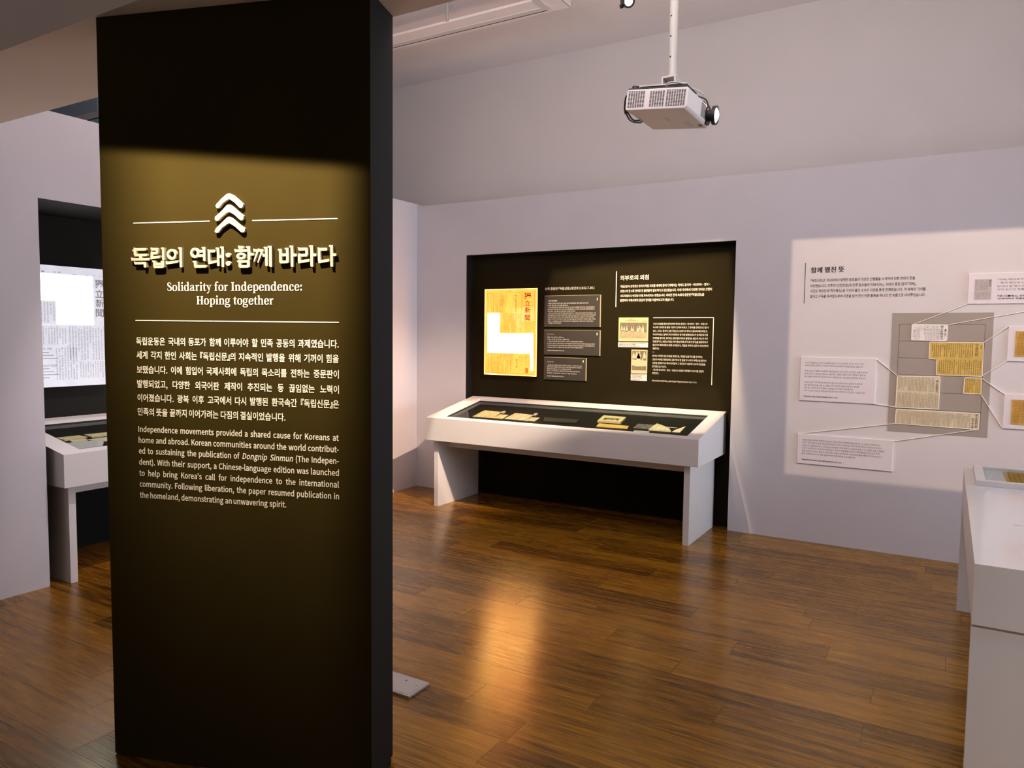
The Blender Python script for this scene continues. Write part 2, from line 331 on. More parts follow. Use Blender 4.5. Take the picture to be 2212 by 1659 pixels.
# ------------------------------------------------------------------ lettering
try:
    FONT = bpy.data.fonts.load(os.path.join(bpy.utils.system_resource('DATAFILES'), 'fonts', 'Noto Sans CJK Regular.woff2'))
except Exception:
    FONT = None
TC = bpy.data.curves.new('lettering', 'FONT'); TC.size = 1.0
if FONT: TC.font = FONT
TO = bpy.data.objects.new('lettering', TC)
_cache = {}
def glyphs(s, bold=0.0, shear=0.0, res=2):
    k = (s, bold, shear, res)
    if k in _cache: return _cache[k]
    c = TC; c.body = s; c.resolution_u = res; c.offset = bold; c.shear = shear
    me = bpy.data.meshes.new_from_object(TO)
    V = [(v.co.x, v.co.y) for v in me.vertices]; F = [tuple(p.vertices) for p in me.polygons]
    bpy.data.meshes.remove(me)
    _cache[k] = (V, F); return V, F
def tight(s, bold=0.0, shear=0.0):
    # brackets are set tight, without their blank halves
    if not any(c in s for c in '『』「」'): return glyphs(s, bold, shear)
    import re
    out, cur, x = [], '', 0.0; V, F = [], []
    for pc in re.findall('[『』「」]|[^『』「」]+', s):
        v, f = glyphs(pc, bold, shear)
        if not v: continue
        a = min(p[0] for p in v); b = max(p[0] for p in v); lead = SPW if pc[0] == ' ' else 0.012; o = len(V)
        V += [(p[0] - a + x + (lead if V or 0 else 0), p[1]) for p in v]; F += [tuple(i + o for i in q) for q in f]
        x += (b - a) + (lead if o else 0) + (SPW if pc[-1] == ' ' else 0)
    return V, F
def bnd(V): xs = [v[0] for v in V]; ys = [v[1] for v in V]; return min(xs), max(xs), min(ys), max(ys)
HB = bnd(glyphs('독립한')[0]); HREF = HB[3] - HB[2]; CB = bnd(glyphs('HI')[0]); CREF = CB[3] - CB[2]
SPW = (bnd(glyphs('가 가')[0])[1] - bnd(glyphs('가가')[0])[1])
def text_line(mb, fn, s, u0, u1, z, h, latin=False, bold=0.0, justify=None, shear=0.0, italic=None, natural=False, strong=0):
    if strong:
        for k in range(1, strong + 1): text_line(mb, lambda u, z_: (fn(u + h*.035*k, z_)[0], fn(u, z_)[1] - .0004*k, z_), s, u0, u1, z, h, latin, bold, justify, shear, italic, natural)
    """put a line on a surface: fn(u, z) -> 3D; z = bottom of the letters, h = letter height; justify = width scale for spread words"""
    ky = h/(CREF if latin else HREF); yb = CB[2] if latin else HB[2]
    if justify is None:
        V, F = tight(s, bold, shear); a, b, _, _ = bnd(V)
        kx = ky if natural else (u1 - u0)/(b - a)
        mb.add([fn(u0 + (x - a)*kx, z + (y - yb)*ky) for x, y in V], F); return u0 + (b - a)*kx
    words = s.split(' '); kx = justify
    G = [tight(w, bold, 0.22 if italic and w in italic else shear) for w in words]; W = [bnd(g[0]) for g in G]
    tot = sum((w[1] - w[0])*kx for w in W); gap = (u1 - u0 - tot)/max(1, len(words) - 1); u = u0
    for (V, F), w in zip(G, W):
        mb.add([fn(u + (x - w[0])*kx, z + (y - yb)*ky) for x, y in V], F); u += (w[1] - w[0])*kx + gap
def width_scale(s, width, n_sp_k=1.0):
    a, b, _, _ = bnd(glyphs(s)[0]); return width/(b - a)
def on_y(y, off=0.0012): return lambda u, z: (u, y - off, z)
def quad_on_y(mb, P, y0, t): return mb.prism([(p[0], y0, p[1]) for p in P], (0, -t, 0))
def ink_columns(mb, fn, P, cols, rows, fill=0.72, gx=0.55, gz=0.62, rag=0.25):
    """vertical columns of newsprint characters on a quad P = [TL, TR, BR, BL] (u, z)"""
    (a, b), (c, d), (e, f), (g, h) = P
    for i in range(cols):
        s0 = (i + .5 - gx/2)/cols; s1 = (i + .5 + gx/2)/cols; L = rows if random.random() > rag else int(rows*random.uniform(.3, .95)); st = random.choice((0, 0, 0, 1, 2))
        for j in range(st, L):
            if random.random() > fill + .2: continue
            t0 = (j + .5 - gz/2*random.uniform(.6, 1))/rows; t1 = (j + .5 + gz/2*random.uniform(.6, 1))/rows
            def pt(s_, t): return fn((a*(1-s_)+c*s_)*(1-t) + (g*(1-s_)+e*s_)*t, (b*(1-s_)+d*s_)*(1-t) + (h*(1-s_)+f*s_)*t)
            W_, H_ = s1 - s0, t1 - t0          # a few crossing strokes make one character
            for k in range(random.choice((2, 3, 3))):
                ty_ = t0 + H_*random.uniform(.05, .8); mb.face([pt(s0, ty_), pt(s1, ty_), pt(s1, ty_+H_*.2), pt(s0, ty_+H_*.2)])
            tx_ = s0 + W_*random.uniform(.1, .7); mb.face([pt(tx_, t0), pt(tx_+W_*.24, t0), pt(tx_+W_*.24, t1), pt(tx_, t1)])
def glyph_column(mb, fn, P, chars):
    """one vertical column of large characters on a quad P = [TL, TR, BR, BL]"""
    x0 = min(P[0][0], P[3][0]); x1 = max(P[1][0], P[2][0]); z1 = max(P[0][1], P[1][1]); z0 = min(P[2][1], P[3][1]); n_ = len(chars); hh = (z1-z0)/n_
    for i, ch in enumerate(chars):
        V, F = glyphs(ch); A, B, C_, D = bnd(V); zz = z1 - (i+1)*hh
        mb.add([fn(x0 + (x-A)/(B-A)*(x1-x0), zz + hh*.08 + (y-C_)/(D-C_)*hh*.84) for x, y in V], F)
def ribbon(pts, n=8):
    """pts: (x, y, half width) -> polygon strip quads along a smooth path"""
    Q = []
    for i in range(len(pts)-1):
        p = [pts[max(i-1, 0)], pts[i], pts[i+1], pts[min(i+2, len(pts)-1)]]
        for k in range(n):
            t = k/n; Q.append([0.5*(2*p[1][c] + (p[2][c]-p[0][c])*t + (2*p[0][c]-5*p[1][c]+4*p[2][c]-p[3][c])*t*t + (3*p[1][c]-p[0][c]-3*p[2][c]+p[3][c])*t**3) for c in range(3)])
    Q.append(list(pts[-1])); V = []; F = []
    for i, q in enumerate(Q):
        a, b = Q[max(i-1, 0)], Q[min(i+1, len(Q)-1)]; dx, dy = b[0]-a[0], b[1]-a[1]; L = math.hypot(dx, dy) or 1
        V += [(q[0]-dy/L*q[2], q[1]+dx/L*q[2]), (q[0]+dy/L*q[2], q[1]-dx/L*q[2])]
        if i: F.append((2*i-2, 2*i-1, 2*i+1, 2*i))
    return V, F

# ================================================================== the setting
fl = struct(MB().box(-9.0, 4.2, -4.0, 6.25, -0.12, 0.0).build('floor', FLOOR, origin=(0, 0, 0)))
uv = fl.data.uv_layers.new(name='grain')        # u runs across the planks
for lp in fl.data.loops: uv.data[lp.index].uv = (fl.data.vertices[lp.vertex_index].co.y, fl.data.vertices[lp.vertex_index].co.x)
struct(MB().box(-9.0, 4.2, -4.0, 6.25, 4.085, 4.2).build('ceiling', CEIL))
struct(MB().box(-9.0, 4.2, 6.08, 6.2, 0, 4.085).build('wall_rear', UPPER))
w = MB()
w.box(-4.613, -4.0150, 5.89, 5.985, 0, 2.81).box(-4.0150, -1.4655, 5.89, 5.985, 2.305, 2.81).box(-1.4655, 4.0, 5.89, 5.985, 0, 2.81)
struct(w.build('wall_back', WALL))
w = MB()
w.box(-4.72, -4.613, -3.0, 2.3245, 0, 2.835).box(-4.72, -4.613, 2.3245, 4.90, 2.318, 2.835).box(-4.72, -4.613, 4.90, 5.985, 0, 2.835)
struct(w.build('wall_left', WALL))
struct(MB().box(-4.612, 4.2, 1.492, 1.998, 2.6205, 4.085).build('trim_1', BEAM))
w = MB(); w.box(-7.1, -7.0, 0.5, 6.08, 0, 4.085)
wl = struct(w.build('wall_far', BLUEG))
struct(MB().box(-6.99, -4.85, 3.0, 3.3, 3.023, 3.066).build('trim_2', BLUEL))
struct(MB().box(-6.99, -4.85, 3.0, 3.2, 2.86, 3.014).build('trim_3', TEAL))
struct(MB().box(-6.99, -5.172, 3.02, 3.25, 3.068, 4.08).build('trim_4', BLUEG))
struct(MB().box(-5.170, -4.85, 3.06, 3.25, 3.068, 4.08).build('trim_5', BLUEL))

# niche linings (black recesses that hold the cases)
n = empty('display_niche', (-2.73, 5.95, 0))
tag(n, 'black recessed wall niche behind the long glass-topped case, lettered in white', 'niche')
o = lambda p: p - n.location
def ploc(mb, name, m, parent, **k):
    mb.v = [tuple(Vector(p) - parent.location) for p in mb.v]; return mb.build(name, m, parent, **k)
ploc(MB().box(-4.0145, -1.467, 5.992, 6.02, 0.0, 2.305), 'back_panel', NICHEP, n)
w = MB(); w.box(-4.0149, -4.0120, 5.8915, 5.992, 0, 2.304); w.box(-1.4690, -1.4656, 5.8915, 5.992, 0, 2.304); w.box(-4.0120, -1.4690, 5.8915, 5.992, 2.301, 2.3045)
ploc(w, 'reveal', NICHED, n)
nf = on_y(5.992)
w = MB(); w.prism([(-2.512, 5.992, 1.8006), (-2.5045, 5.992, 1.8006), (-2.5045, 5.992, 2.1093), (-2.512, 5.992, 2.1093)], (0, -.0015, 0)); ploc(w, 'rule_line', EDGEW, n)
w = MB(); w.prism([(-2.165, 5.992, 1.7035), (-1.650, 5.992, 1.7035), (-1.650, 5.992, 1.7085), (-2.165, 5.992, 1.7085)], (0, -.0015, 0))
w.prism([(-1.656, 5.992, 1.1555), (-1.650, 5.992, 1.1555), (-1.650, 5.992, 1.7035), (-1.656, 5.992, 1.7035)], (0, -.0015, 0))
ploc(w, 'corner_rule', EDGEW, n)
w = MB(); text_line(w, nf, '외부로의 외침', -2.4731, -2.2145, 2.029, 0.042, bold=.005, strong=1); ploc(w, 'heading', TXW, n)
PARA = ['독립신문사 운영진은 한국의 독립 의지를 세계에 알리기 위해서는 적어도 중국어·러시아어·영어·', '프랑스어 등 4개 언어로 된 출판물이 필요하다고 판단했습니다. 이에 각지에서 다양한 언어로 간행이', '시도되었으나 여건상 오래 지속되지는 못했습니다. 이러한 한계 속에서 중문판 『독립신문』을', '발행하여 국제사회의 공감과 연대를 이끌어내고자 했습니다.']
w = MB()
for s, u1, z in zip(PARA, (-1.692, -1.674, -1.736, -1.988), (1.9765, 1.9364, 1.895, 1.8566)): text_line(w, nf, s, -2.470, u1, z - .0115, .023, bold=.004, strong=1)
ploc(w, 'paragraph', TXW, n)
QUOTE = ['우리가 외부를 향해 선전하려면 적어도 중국어·러시아어·영어·프랑스어', '네 나라 언어로 된 출판 기관이 있어야 비로소 그 형식을 갖추었다고 할 수', '있다. 그러나 중국어 신문 『진단』이 오래가지 못하고 중도에 폐간되었고,', '러시아어로는 일찍이 러시아령에서 몇 차례 발행되었다가 곧 폐간되기를', '반복했을 뿐이며, 영어로는 필라델피아에서 발행되는 월간지 하나가 겨우', '있을 뿐이고, 프랑스어로는 파리 통신국에서 『자유의 한국』을 발행하다가', '통신국이 폐지되면서 함께 사라졌으니, 지금은 외국어 신문이 거의 전무한', '형편이다.', '–', '본사는 이러한 깊은 반성을 바탕으로, 국한문 신문 하나를 유지하는', '것조차 어려운 형편임에도 불구하고 한 걸음 더 나아가 부록으로 중국어', '신문을 발행하기로 하여 머지않아 그 창간호가 세상에 나오게 되었음을', '큰 영광으로 여긴다.', '– 동시에 러시아어·영어·프랑스어 신문도 하루빨리 나오기를 간절히', '희망한다.', '『중문보 발간(中文報發刊)』, 상해 국한문판 『독립신문』 제134호 (1922.7.15.)']
QP = [(1.6541, -1.7025), (1.6254, -1.6881), (1.5947, -1.6984), (1.5647, -1.6957), (1.5341, -1.6936), (1.5053, -1.694), (1.4752, -1.6882), (1.4458, -2.1054), (1.4144, -2.1525), (1.3836, -1.7341), (1.3528, -1.7034), (1.3227, -1.7094), (1.2938, -2.0389), (1.2648, -1.7228), (1.2359, -2.1035), (1.1715, -1.7785)]
w = MB()
for s, (z, u1) in zip(QUOTE, QP):
    if s == '–': w.prism([(-2.164, 5.992, z), (-2.150, 5.992, z), (-2.150, 5.992, z+.002), (-2.164, 5.992, z+.002)], (0, -.001, 0)); continue
    h = .013 if '134' in s else .0175
    text_line(w, nf, s, -2.1645, u1, z - h/2, h, bold=.004)
ploc(w, 'quotation', TXW, n)
w = MB(); text_line(w, nf, '상해 중문판 『독립신문』 창간호 (1922.7.20.)', -3.2114, -2.7161, 1.960, .025, bold=.004); ploc(w, 'caption_heading', TXW, n)

n2 = empty('display_niche', (-4.95, 3.6, 0)); tag(n2, 'black wall niche at the far left, partly hidden behind the dark pillar', 'niche')
ploc(MB().box(-5.30, -5.27, 2.3245, 4.90, 0, 2.318), 'back_panel', NICHED, n2)
w = MB(); w.box(-5.27, -4.722, 2.305, 2.3235, 0, 2.318); w.box(-5.27, -4.722, 4.901, 4.92, 0, 2.318); w.box(-5.27, -4.722, 2.3235, 4.901, 2.318, 2.335)
ploc(w, 'reveal', BLACK, n2)
w = MB(); w.box(-4.7205, -4.616, 2.3246, 2.3262, 0, 2.316); w.box(-4.7205, -4.616, 4.8982, 4.8999, 0, 2.316); w.box(-4.7205, -4.616, 2.3262, 4.8982, 2.3162, 2.3178)
ploc(w, 'edge_lining', BLACK, n2)

# ================================================================== the pillar
pil = empty('exhibition_pillar', PO + PU*.5053 + PN*.094); tag(pil, 'tall dark brown slab pillar lettered with the section title, in front', 'pillar')
def pf(u, z, off=0.0015): return PO + PU*u + Vector((0, 0, z)) - PN*off
def pbox(u0, u1, d0, d1, z0, z1): return [PO + PU*u + PN*d + Vector((0, 0, z)) for u in (u0, u1) for d in (d0, d1) for z in (z0, z1)]
BF = [(0, 1, 3, 2), (4, 6, 7, 5), (0, 4, 5, 1), (2, 3, 7, 6), (0, 2, 6, 4), (1, 5, 7, 3)]
w = MB(); w.add(pbox(0, 1.0068, 0, .002, .004, 2.6195), BF); w.mi = 1; w.add(pbox(0.0, 1.0068, .002, .188, .004, 2.6195), BF)
ploc(w, 'column_body', [PILLAR, PILSIDE], pil)
w = MB(); w.add(pbox(0.004, 1.003, 0.004, .184, 0, .004), BF); ploc(w, 'base_joint', BLACK, pil)
w = MB(); w.add(pbox(1.0068, 1.0092, .17, .1905, 0, .028), [(0, 1, 3, 2), (4, 6, 7, 5), (0, 4, 5, 1), (2, 3, 7, 6), (0, 2, 6, 4), (1, 5, 7, 3)]); ploc(w, 'chipped_corner', BROWN, pil)
for (a, b), (c, d) in [((.1296, 1.9197), (.4282, 1.9197)), ((.5876, 1.9180), (.8938, 1.9172)), ((.1299, 1.585), (.8969, 1.5835))]:
    w = MB(); w.prism([pf(a, b-.0014, 0), pf(c, d-.0014, 0), pf(c, d+.0018, 0), pf(a, b+.0018, 0)], PN*-.0015); ploc(w, 'rule_line', CREAM, pil)
CHEV = [[(0.4568, 1.9677), (0.4616, 1.9753), (0.4817, 1.993), (0.5001, 2.0061), (0.5094, 2.0081), (0.5232, 2.0022), (0.5461, 1.9843), (0.5603, 1.9717), (0.5602, 1.9649), (0.5544, 1.9583), (0.5473, 1.9594), (0.528, 1.978), (0.5101, 1.989), (0.5024, 1.9878), (0.484, 1.977), (0.4697, 1.9614), (0.4629, 1.9602)], [(0.4534, 1.9239), (0.4546, 1.9321), (0.481, 1.952), (0.4995, 1.9697), (0.5088, 1.9718), (0.5175, 1.967), (0.5379, 1.9505), (0.5617, 1.9332), (0.5616, 1.925), (0.5553, 1.9179), (0.5477, 1.9199), (0.5274, 1.9372), (0.5084, 1.9477), (0.499, 1.9447), (0.4807, 1.9324), (0.4674, 1.9204), (0.4596, 1.9182)], [(0.4522, 1.884), (0.4565, 1.8931), (0.4803, 1.9132), (0.5014, 1.9301), (0.5081, 1.9317), (0.5179, 1.9269), (0.5398, 1.9096), (0.5652, 1.8922), (0.5651, 1.8832), (0.5583, 1.8783), (0.5512, 1.8798), (0.5293, 1.8984), (0.5088, 1.9103), (0.501, 1.9082), (0.48, 1.8949), (0.4667, 1.8801), (0.4578, 1.8789)]]
for c in CHEV:
    w = MB(); w.prism([pf(u, z, .001) for u, z in c], PN*-.010); ploc(w, 'chevron', CREAMD, pil)

# raised brush-style title syllables drawn from strokes in a unit square
def Vs(x, y0, y1, w=.150, flag=True):
    p = [(x+w/2, y1), (x+w/2, y0+.03), (x+w*.15, y0), (x-w/2, y0+.035), (x-w/2, y1-.10)]
    return p + ([(x-w*1.05, y1-.045), (x-w*.9, y1+.005)] if flag else [(x-w/2, y1-.01)])
def Hs(x0, x1, y, w=.125, r=0.0):
    return [(x0, y-w*.45), (x0+.03, y-w*.55), (x1-.02, y+r-w*.5), (x1+.015, y+r-w*.1), (x1, y+r+w*.5), (x0+.05, y+w*.5), (x0-.015, y+w*.72), (x0-.03, y+w*.6)]
def Ds(x0, y0, x1, y1, w0=.13, w1=.06):
    dx, dy = x1-x0, y1-y0; L = math.hypot(dx, dy); nx, ny = -dy/L, dx/L
    return [(x0+nx*w0/2, y0+ny*w0/2), (x1+nx*w1/2, y1+ny*w1/2), (x1-nx*w1/2, y1-ny*w1/2), (x0-nx*w0/2, y0-ny*w0/2)]
def Ring(cx, cy, rx, ry, wx=.135, wy=.115): return ('ring', cx, cy, rx, ry, wx, wy)
SYL = {
 '독': [Hs(.14, .80, .93), Vs(.20, .62, .92), Hs(.17, .86, .645), Vs(.5, .40, .63, flag=False), Hs(0, 1, .43, r=.0), Hs(.17, .76, .235), Vs(.76, 0, .27, flag=False)],
 '립': [Hs(.06, .50, .93), Vs(.47, .73, .93, flag=False), Hs(.08, .50, .735), Vs(.12, .52, .75, flag=False), Hs(.06, .66, .50, r=.05), Vs(.90, .36, 1.0), Vs(.30, 0, .36), Vs(.88, 0, .34), Hs(.30, .88, .19), Hs(.28, .90, .045)],
 '의': [Ring(.33, .66, .30, .27), Hs(-.02, .72, .235, r=.07), Vs(.90, 0, 1.0)],
 '연': [Ring(.29, .72, .27, .25), Hs(.50, .86, .80), Hs(.48, .86, .58), Vs(.88, .30, 1.0), Vs(.33, .05, .33), Hs(.29, 1.0, .055)],
 '대': [Hs(.03, .46, .80), Vs(.10, .22, .80, flag=False), Hs(.06, .56, .235, r=.06), Vs(.66, .06, .96), Hs(.68, .88, .53), Vs(.94, 0, 1.0)],
 ':': [Ring(.5, .60, .46, .11, .44, .10), Ring(.5, .20, .46, .11, .44, .10)],
 '함': [Hs(.20, .46, .955), Hs(.0, .66, .80), Ring(.33, .545, .25, .165), Vs(.76, .34, 1.0), Hs(.78, 1.02, .62), Vs(.28, 0, .33), Vs(.74, 0, .30, flag=False), Hs(.24, .78, .285), Hs(.26, .76, .045)],
 '께': [Hs(.0, .26, .80), Ds(.25, .83, .02, .28, .12, .06), Hs(.28, .52, .80), Ds(.51, .83, .24, .22, .12, .06), Hs(.52, .70, .56), Vs(.73, .05, .96), Vs(.96, 0, 1.0)],
 '바': [Vs(.13, .22, .86), Vs(.53, .20, .90), Hs(.13, .53, .58), Hs(.10, .56, .25), Vs(.80, 0, 1.0), Hs(.82, 1.06, .56)],
 '라': [Hs(.02, .54, .84), Vs(.50, .55, .84, flag=False), Hs(.05, .52, .555), Vs(.08, .27, .58, flag=False), Hs(.03, .66, .245, r=.07), Vs(.80, 0, 1.0), Hs(.82, 1.06, .56)],
 '다': [Hs(.02, .54, .82), Vs(.09, .25, .82, flag=False), Hs(.05, .66, .245, r=.07), Vs(.80, 0, 1.0), Hs(.82, 1.06, .56)],
}
SX = [(0.1274, 0.1991, 1.7658, 1.8337), (0.2013, 0.2601, 1.7654, 1.8335), (0.2645, 0.3275, 1.7651, 1.8334), (0.3559, 0.4195, 1.7646, 1.8332), (0.4232, 0.4861, 1.7642, 1.833), (0.4913, 0.5105, 1.7638, 1.8329), (0.5266, 0.596, 1.7636, 1.8328), (0.596, 0.6621, 1.7632, 1.8327), (0.6858, 0.7533, 1.7627, 1.8325), (0.7573, 0.8234, 1.7623, 1.8323), (0.8273, 0.8931, 1.7619, 1.8321)]
for ch, (u0, u1, z0, z1) in zip('독립의연대:함께바라다', SX):
    w = MB(); fx = 1.06 if ch in '바라다' else 1.0
    mp = lambda x, y: pf(u0 + (u1-u0)*x/fx, z0 + (z1-z0)*y, .001)
    for i_, st in enumerate(SYL[ch]):
        dp = PN*-(.009 + .0004*i_)
        if st[0] == 'ring':
            _, cx, cy, rx, ry, wx, wy = st; N = 36
            ro = [(cx+rx*math.cos(2*math.pi*k/N), cy+ry*math.sin(2*math.pi*k/N)) for k in range(N)]
            ri = [(cx+(rx-wx)*math.cos(2*math.pi*k/N), cy+(ry-wy)*math.sin(2*math.pi*k/N)) for k in range(N)]
            for k in range(N):
                q = (k+1) % N; w.prism([mp(*ro[k]), mp(*ro[q]), mp(*ri[q]), mp(*ri[k])], dp)
        else: w.prism([mp(*p) for p in st], dp)
    ploc(w, 'title_syllable' if ch != ':' else 'title_colon', CREAMD, pil)

# bold serif letters for the English title: strokes in units of the x-height
def stem(x, y0, y1, w=.25, top='L', bot=True, s=.13, t=.075):
    P = [[(x-w/2, y0), (x+w/2, y0), (x+w/2, y1), (x-w/2, y1)]]
    if bot: P.append([(x-w/2-s, y0), (x+w/2+s, y0), (x+w/2+s, y0+t*.7), (x+w/2, y0+t*1.5), (x-w/2, y0+t*1.5), (x-w/2-s, y0+t*.7)])
    if top == 'L': P.append([(x+w/2, y1), (x+w/2, y1-.1), (x-w/2, y1-.15), (x-w/2-s, y1-.13), (x-w/2-s, y1-.06)])
    if top == 'B': P.append([(x-w/2-s, y1), (x+w/2+s, y1), (x+w/2+s, y1-t*.7), (x+w/2, y1-t*1.5), (x-w/2, y1-t*1.5), (x-w/2-s, y1-t*.7)])
    return P
def bowl(cx, cy, rx, ry, a0=0, a1=360, wt=.13, wn=.035, n=28):
    return ('r', [(cx+(rx-(wn+(wt-wn)*abs(math.cos(R(a))))*.999)*math.cos(R(a)), cy+(ry-wn)*math.sin(R(a)), wn+(wt-wn)*abs(math.cos(R(a)))) for a in [a0+(a1-a0)*k/n for k in range(n+1)]])
arch = lambda x0, x1: [('r', [(x0, .78, .04), (x0+.12, .93, .055), (x0+(x1-x0)*.62, .955, .075), (x1-.02, .80, .12), (x1, .6, .125)])] + stem(x1, 0, .66, top='')
SER = {
 'S': (1.06, [('r', [(.86, 1.06, .04), (.80, 1.28, .05), (.52, 1.40, .05), (.25, 1.25, .10), (.28, .98, .13), (.55, .77, .14), (.84, .55, .13), (.86, .22, .11), (.52, .045, .05), (.24, .13, .05), (.14, .40, .04)])]),
 'o': (1.14, [bowl(.57, .5, .50, .52)]),
 'l': (.64, stem(.32, 0, 1.52)), 'i': (.64, stem(.32, 0, 1.0) + [bowl(.31, 1.34, .165, .165, wt=.08, wn=.08), [(.2, 1.25), (.42, 1.25), (.42, 1.43), (.2, 1.43)]]),
 'd': (1.22, [bowl(.52, .5, .46, .52, 40, 320)] + stem(.87, 0, 1.52, bot=False) + [[(.87, 0), (1.16, .03), (1.16, .09), (.99, .13)]]),
 'a': (1.10, stem(.72, .1, .72, bot=False, top='') + [('r', [(.72, .70, .125), (.68, .90, .09), (.45, .965, .045), (.22, .88, .06), (.17, .74, .09)]), ('r', [(.70, .58, .04), (.40, .52, .07), (.18, .32, .115), (.22, .10, .09), (.42, .05, .05), (.66, .18, .04)]), ('r', [(.73, .14, .12), (.85, .05, .07), (1.05, .08, .03)])]),
 'r': (.86, stem(.30, 0, 1.0) + [('r', [(.40, .72, .04), (.52, .90, .06), (.66, .92, .09), (.76, .84, .11)])]),
 't': (.74, [[(.20, .2), (.45, .2), (.45, 1.0), (.45, 1.28), (.36, 1.28), (.20, 1.02)], [(.02, .90), (.70, .90), (.70, 1.0), (.02, 1.0)], ('r', [(.325, .25, .125), (.38, .08, .09), (.52, .045, .05), (.70, .12, .03)])]),
 'y': (1.08, [[(.06, 1.0), (.34, 1.0), (.66, .22), (.56, .02)], [(.80, 1.0), (.90, 1.0), (.56, .02), (.50, .12)], [(-.02, 1.0), (.48, 1.0), (.48, .93), (-.02, .93)], [(.64, 1.0), (1.08, 1.0), (1.08, .93), (.64, .93)], ('r', [(.57, .05, .05), (.46, -.24, .05), (.30, -.36, .07), (.14, -.31, .09)])]),
 'f': (.76, stem(.30, 0, 1.05, top='') + [[(.02, .90), (.66, .90), (.66, 1.0), (.02, 1.0)], ('r', [(.30, 1.02, .125), (.33, 1.32, .10), (.50, 1.49, .05), (.68, 1.44, .08), (.74, 1.36, .09)])]),
 'I': (.78, stem(.39, 0, 1.42, w=.29, top='B', s=.16)),
 'n': (1.24, stem(.30, 0, 1.0) + arch(.40, .92)),
 'h': (1.24, stem(.30, 0, 1.52) + arch(.40, .92)),
 'e': (1.04, [bowl(.54, .5, .47, .52, 8, 330), [(.2, .52), (.99, .52), (.99, .59), (.2, .59)]]),
 'p': (1.22, stem(.32, -.42, 1.0) + [bowl(.66, .5, .48, .52, -140, 140)]),
 'c': (1.0, [bowl(.54, .5, .47, .52, 48, 320), bowl(.78, .76, .13, .13, wt=.065, wn=.065)]),
 ':': (.56, [bowl(.28, .82, .16, .16, wt=.08, wn=.08), bowl(.28, .15, .16, .16, wt=.08, wn=.08)]),
 'H': (1.50, stem(.36, 0, 1.42, w=.29, top='B', s=.15) + stem(1.14, 0, 1.42, w=.29, top='B', s=.15) + [[(.4, .66), (1.1, .66), (1.1, .76), (.4, .76)]]),
 'g': (1.10, [bowl(.48, .64, .42, .38, wt=.12), ('r', [(.30, .30, .05), (.17, .18, .06), (.24, .06, .07), (.60, .02, .08), (.92, -.10, .09), (.86, -.34, .06), (.50, -.42, .05), (.14, -.33, .07), (.08, -.14, .07), (.26, .02, .05)]), ('r', [(.74, .86, .05), (.90, .98, .05), (1.04, .96, .07)])]),
 ' ': (.52, []),
}
w = MB()
for s, u0, u1, z, ch in [('Solidarity for Independence:', .2576, .7682, 1.6868, .0285), ('Hoping together', .3714, .6628, 1.641, .0285)]:
    tot = sum(SER[c][0] for c in s); kx = (u1-u0)/tot; ky = ch/1.42; u = u0
    for c in s:
        for st in SER[c][1]:
            if st[0] == 'r':
                V, F = ribbon(st[1], 3 if len(st[1]) > 15 else 7); w.add([pf(u+x*kx, z+y*ky) for x, y in V], F)
            else: w.face([pf(u+x*kx, z+y*ky) for x, y in st])
        u += SER[c][0]*kx
ploc(w, 'english_title', CREAM, pil)
KO = ['독립운동은 국내외 동포가 함께 이루어야 할 민족 공동의 과제였습니다.', '세계 각지 한인 사회는 『독립신문』의 지속적인 발행을 위해 기꺼이 힘을', '보탰습니다. 이에 힘입어 국제사회에 독립의 목소리를 전하는 중문판이', '발행되었고, 다양한 외국어판 제작이 추진되는 등 끊임없는 노력이', '이어졌습니다. 광복 이후 고국에서 다시 발행된 환국속간 『독립신문』은', '민족의 뜻을 끝까지 이어가려는 다짐의 결실이었습니다.']
kz = [1.4995, 1.4513, 1.4005, 1.3505, 1.3019, 1.2525]; w = MB(); kj = width_scale(KO[5], .5706)
for s, z in zip(KO, kz): text_line(w, pf, s, .1306, .7016 if s == KO[5] else .8956, z, .0272, bold=.006, justify=kj)
ploc(w, 'korean_paragraph', CREAM, pil)
EN = ['Independence movements provided a shared cause for Koreans at', 'home and abroad. Korean communities around the world contribut-', 'ed to sustaining the publication of Dongnip Sinmun (The Indepen-', 'dent). With their support, a Chinese-language edition was launched', 'to help bring Korea\'s call for independence to the international', 'community. Following liberation, the paper resumed publication in', 'the homeland, demonstrating an unwavering spirit.']
ez = [1.195, 1.1565, 1.118, 1.0785, 1.039, 1.000, .9605]; w = MB(); ej = width_scale(EN[6], .571)
for s, z in zip(EN, ez): text_line(w, pf, s, .1311, .7015 if s == EN[6] else .8942, z, .0196, latin=True, bold=.006, justify=ej, italic=('Dongnip', 'Sinmun'))
ploc(w, 'english_paragraph', CREAM, pil)

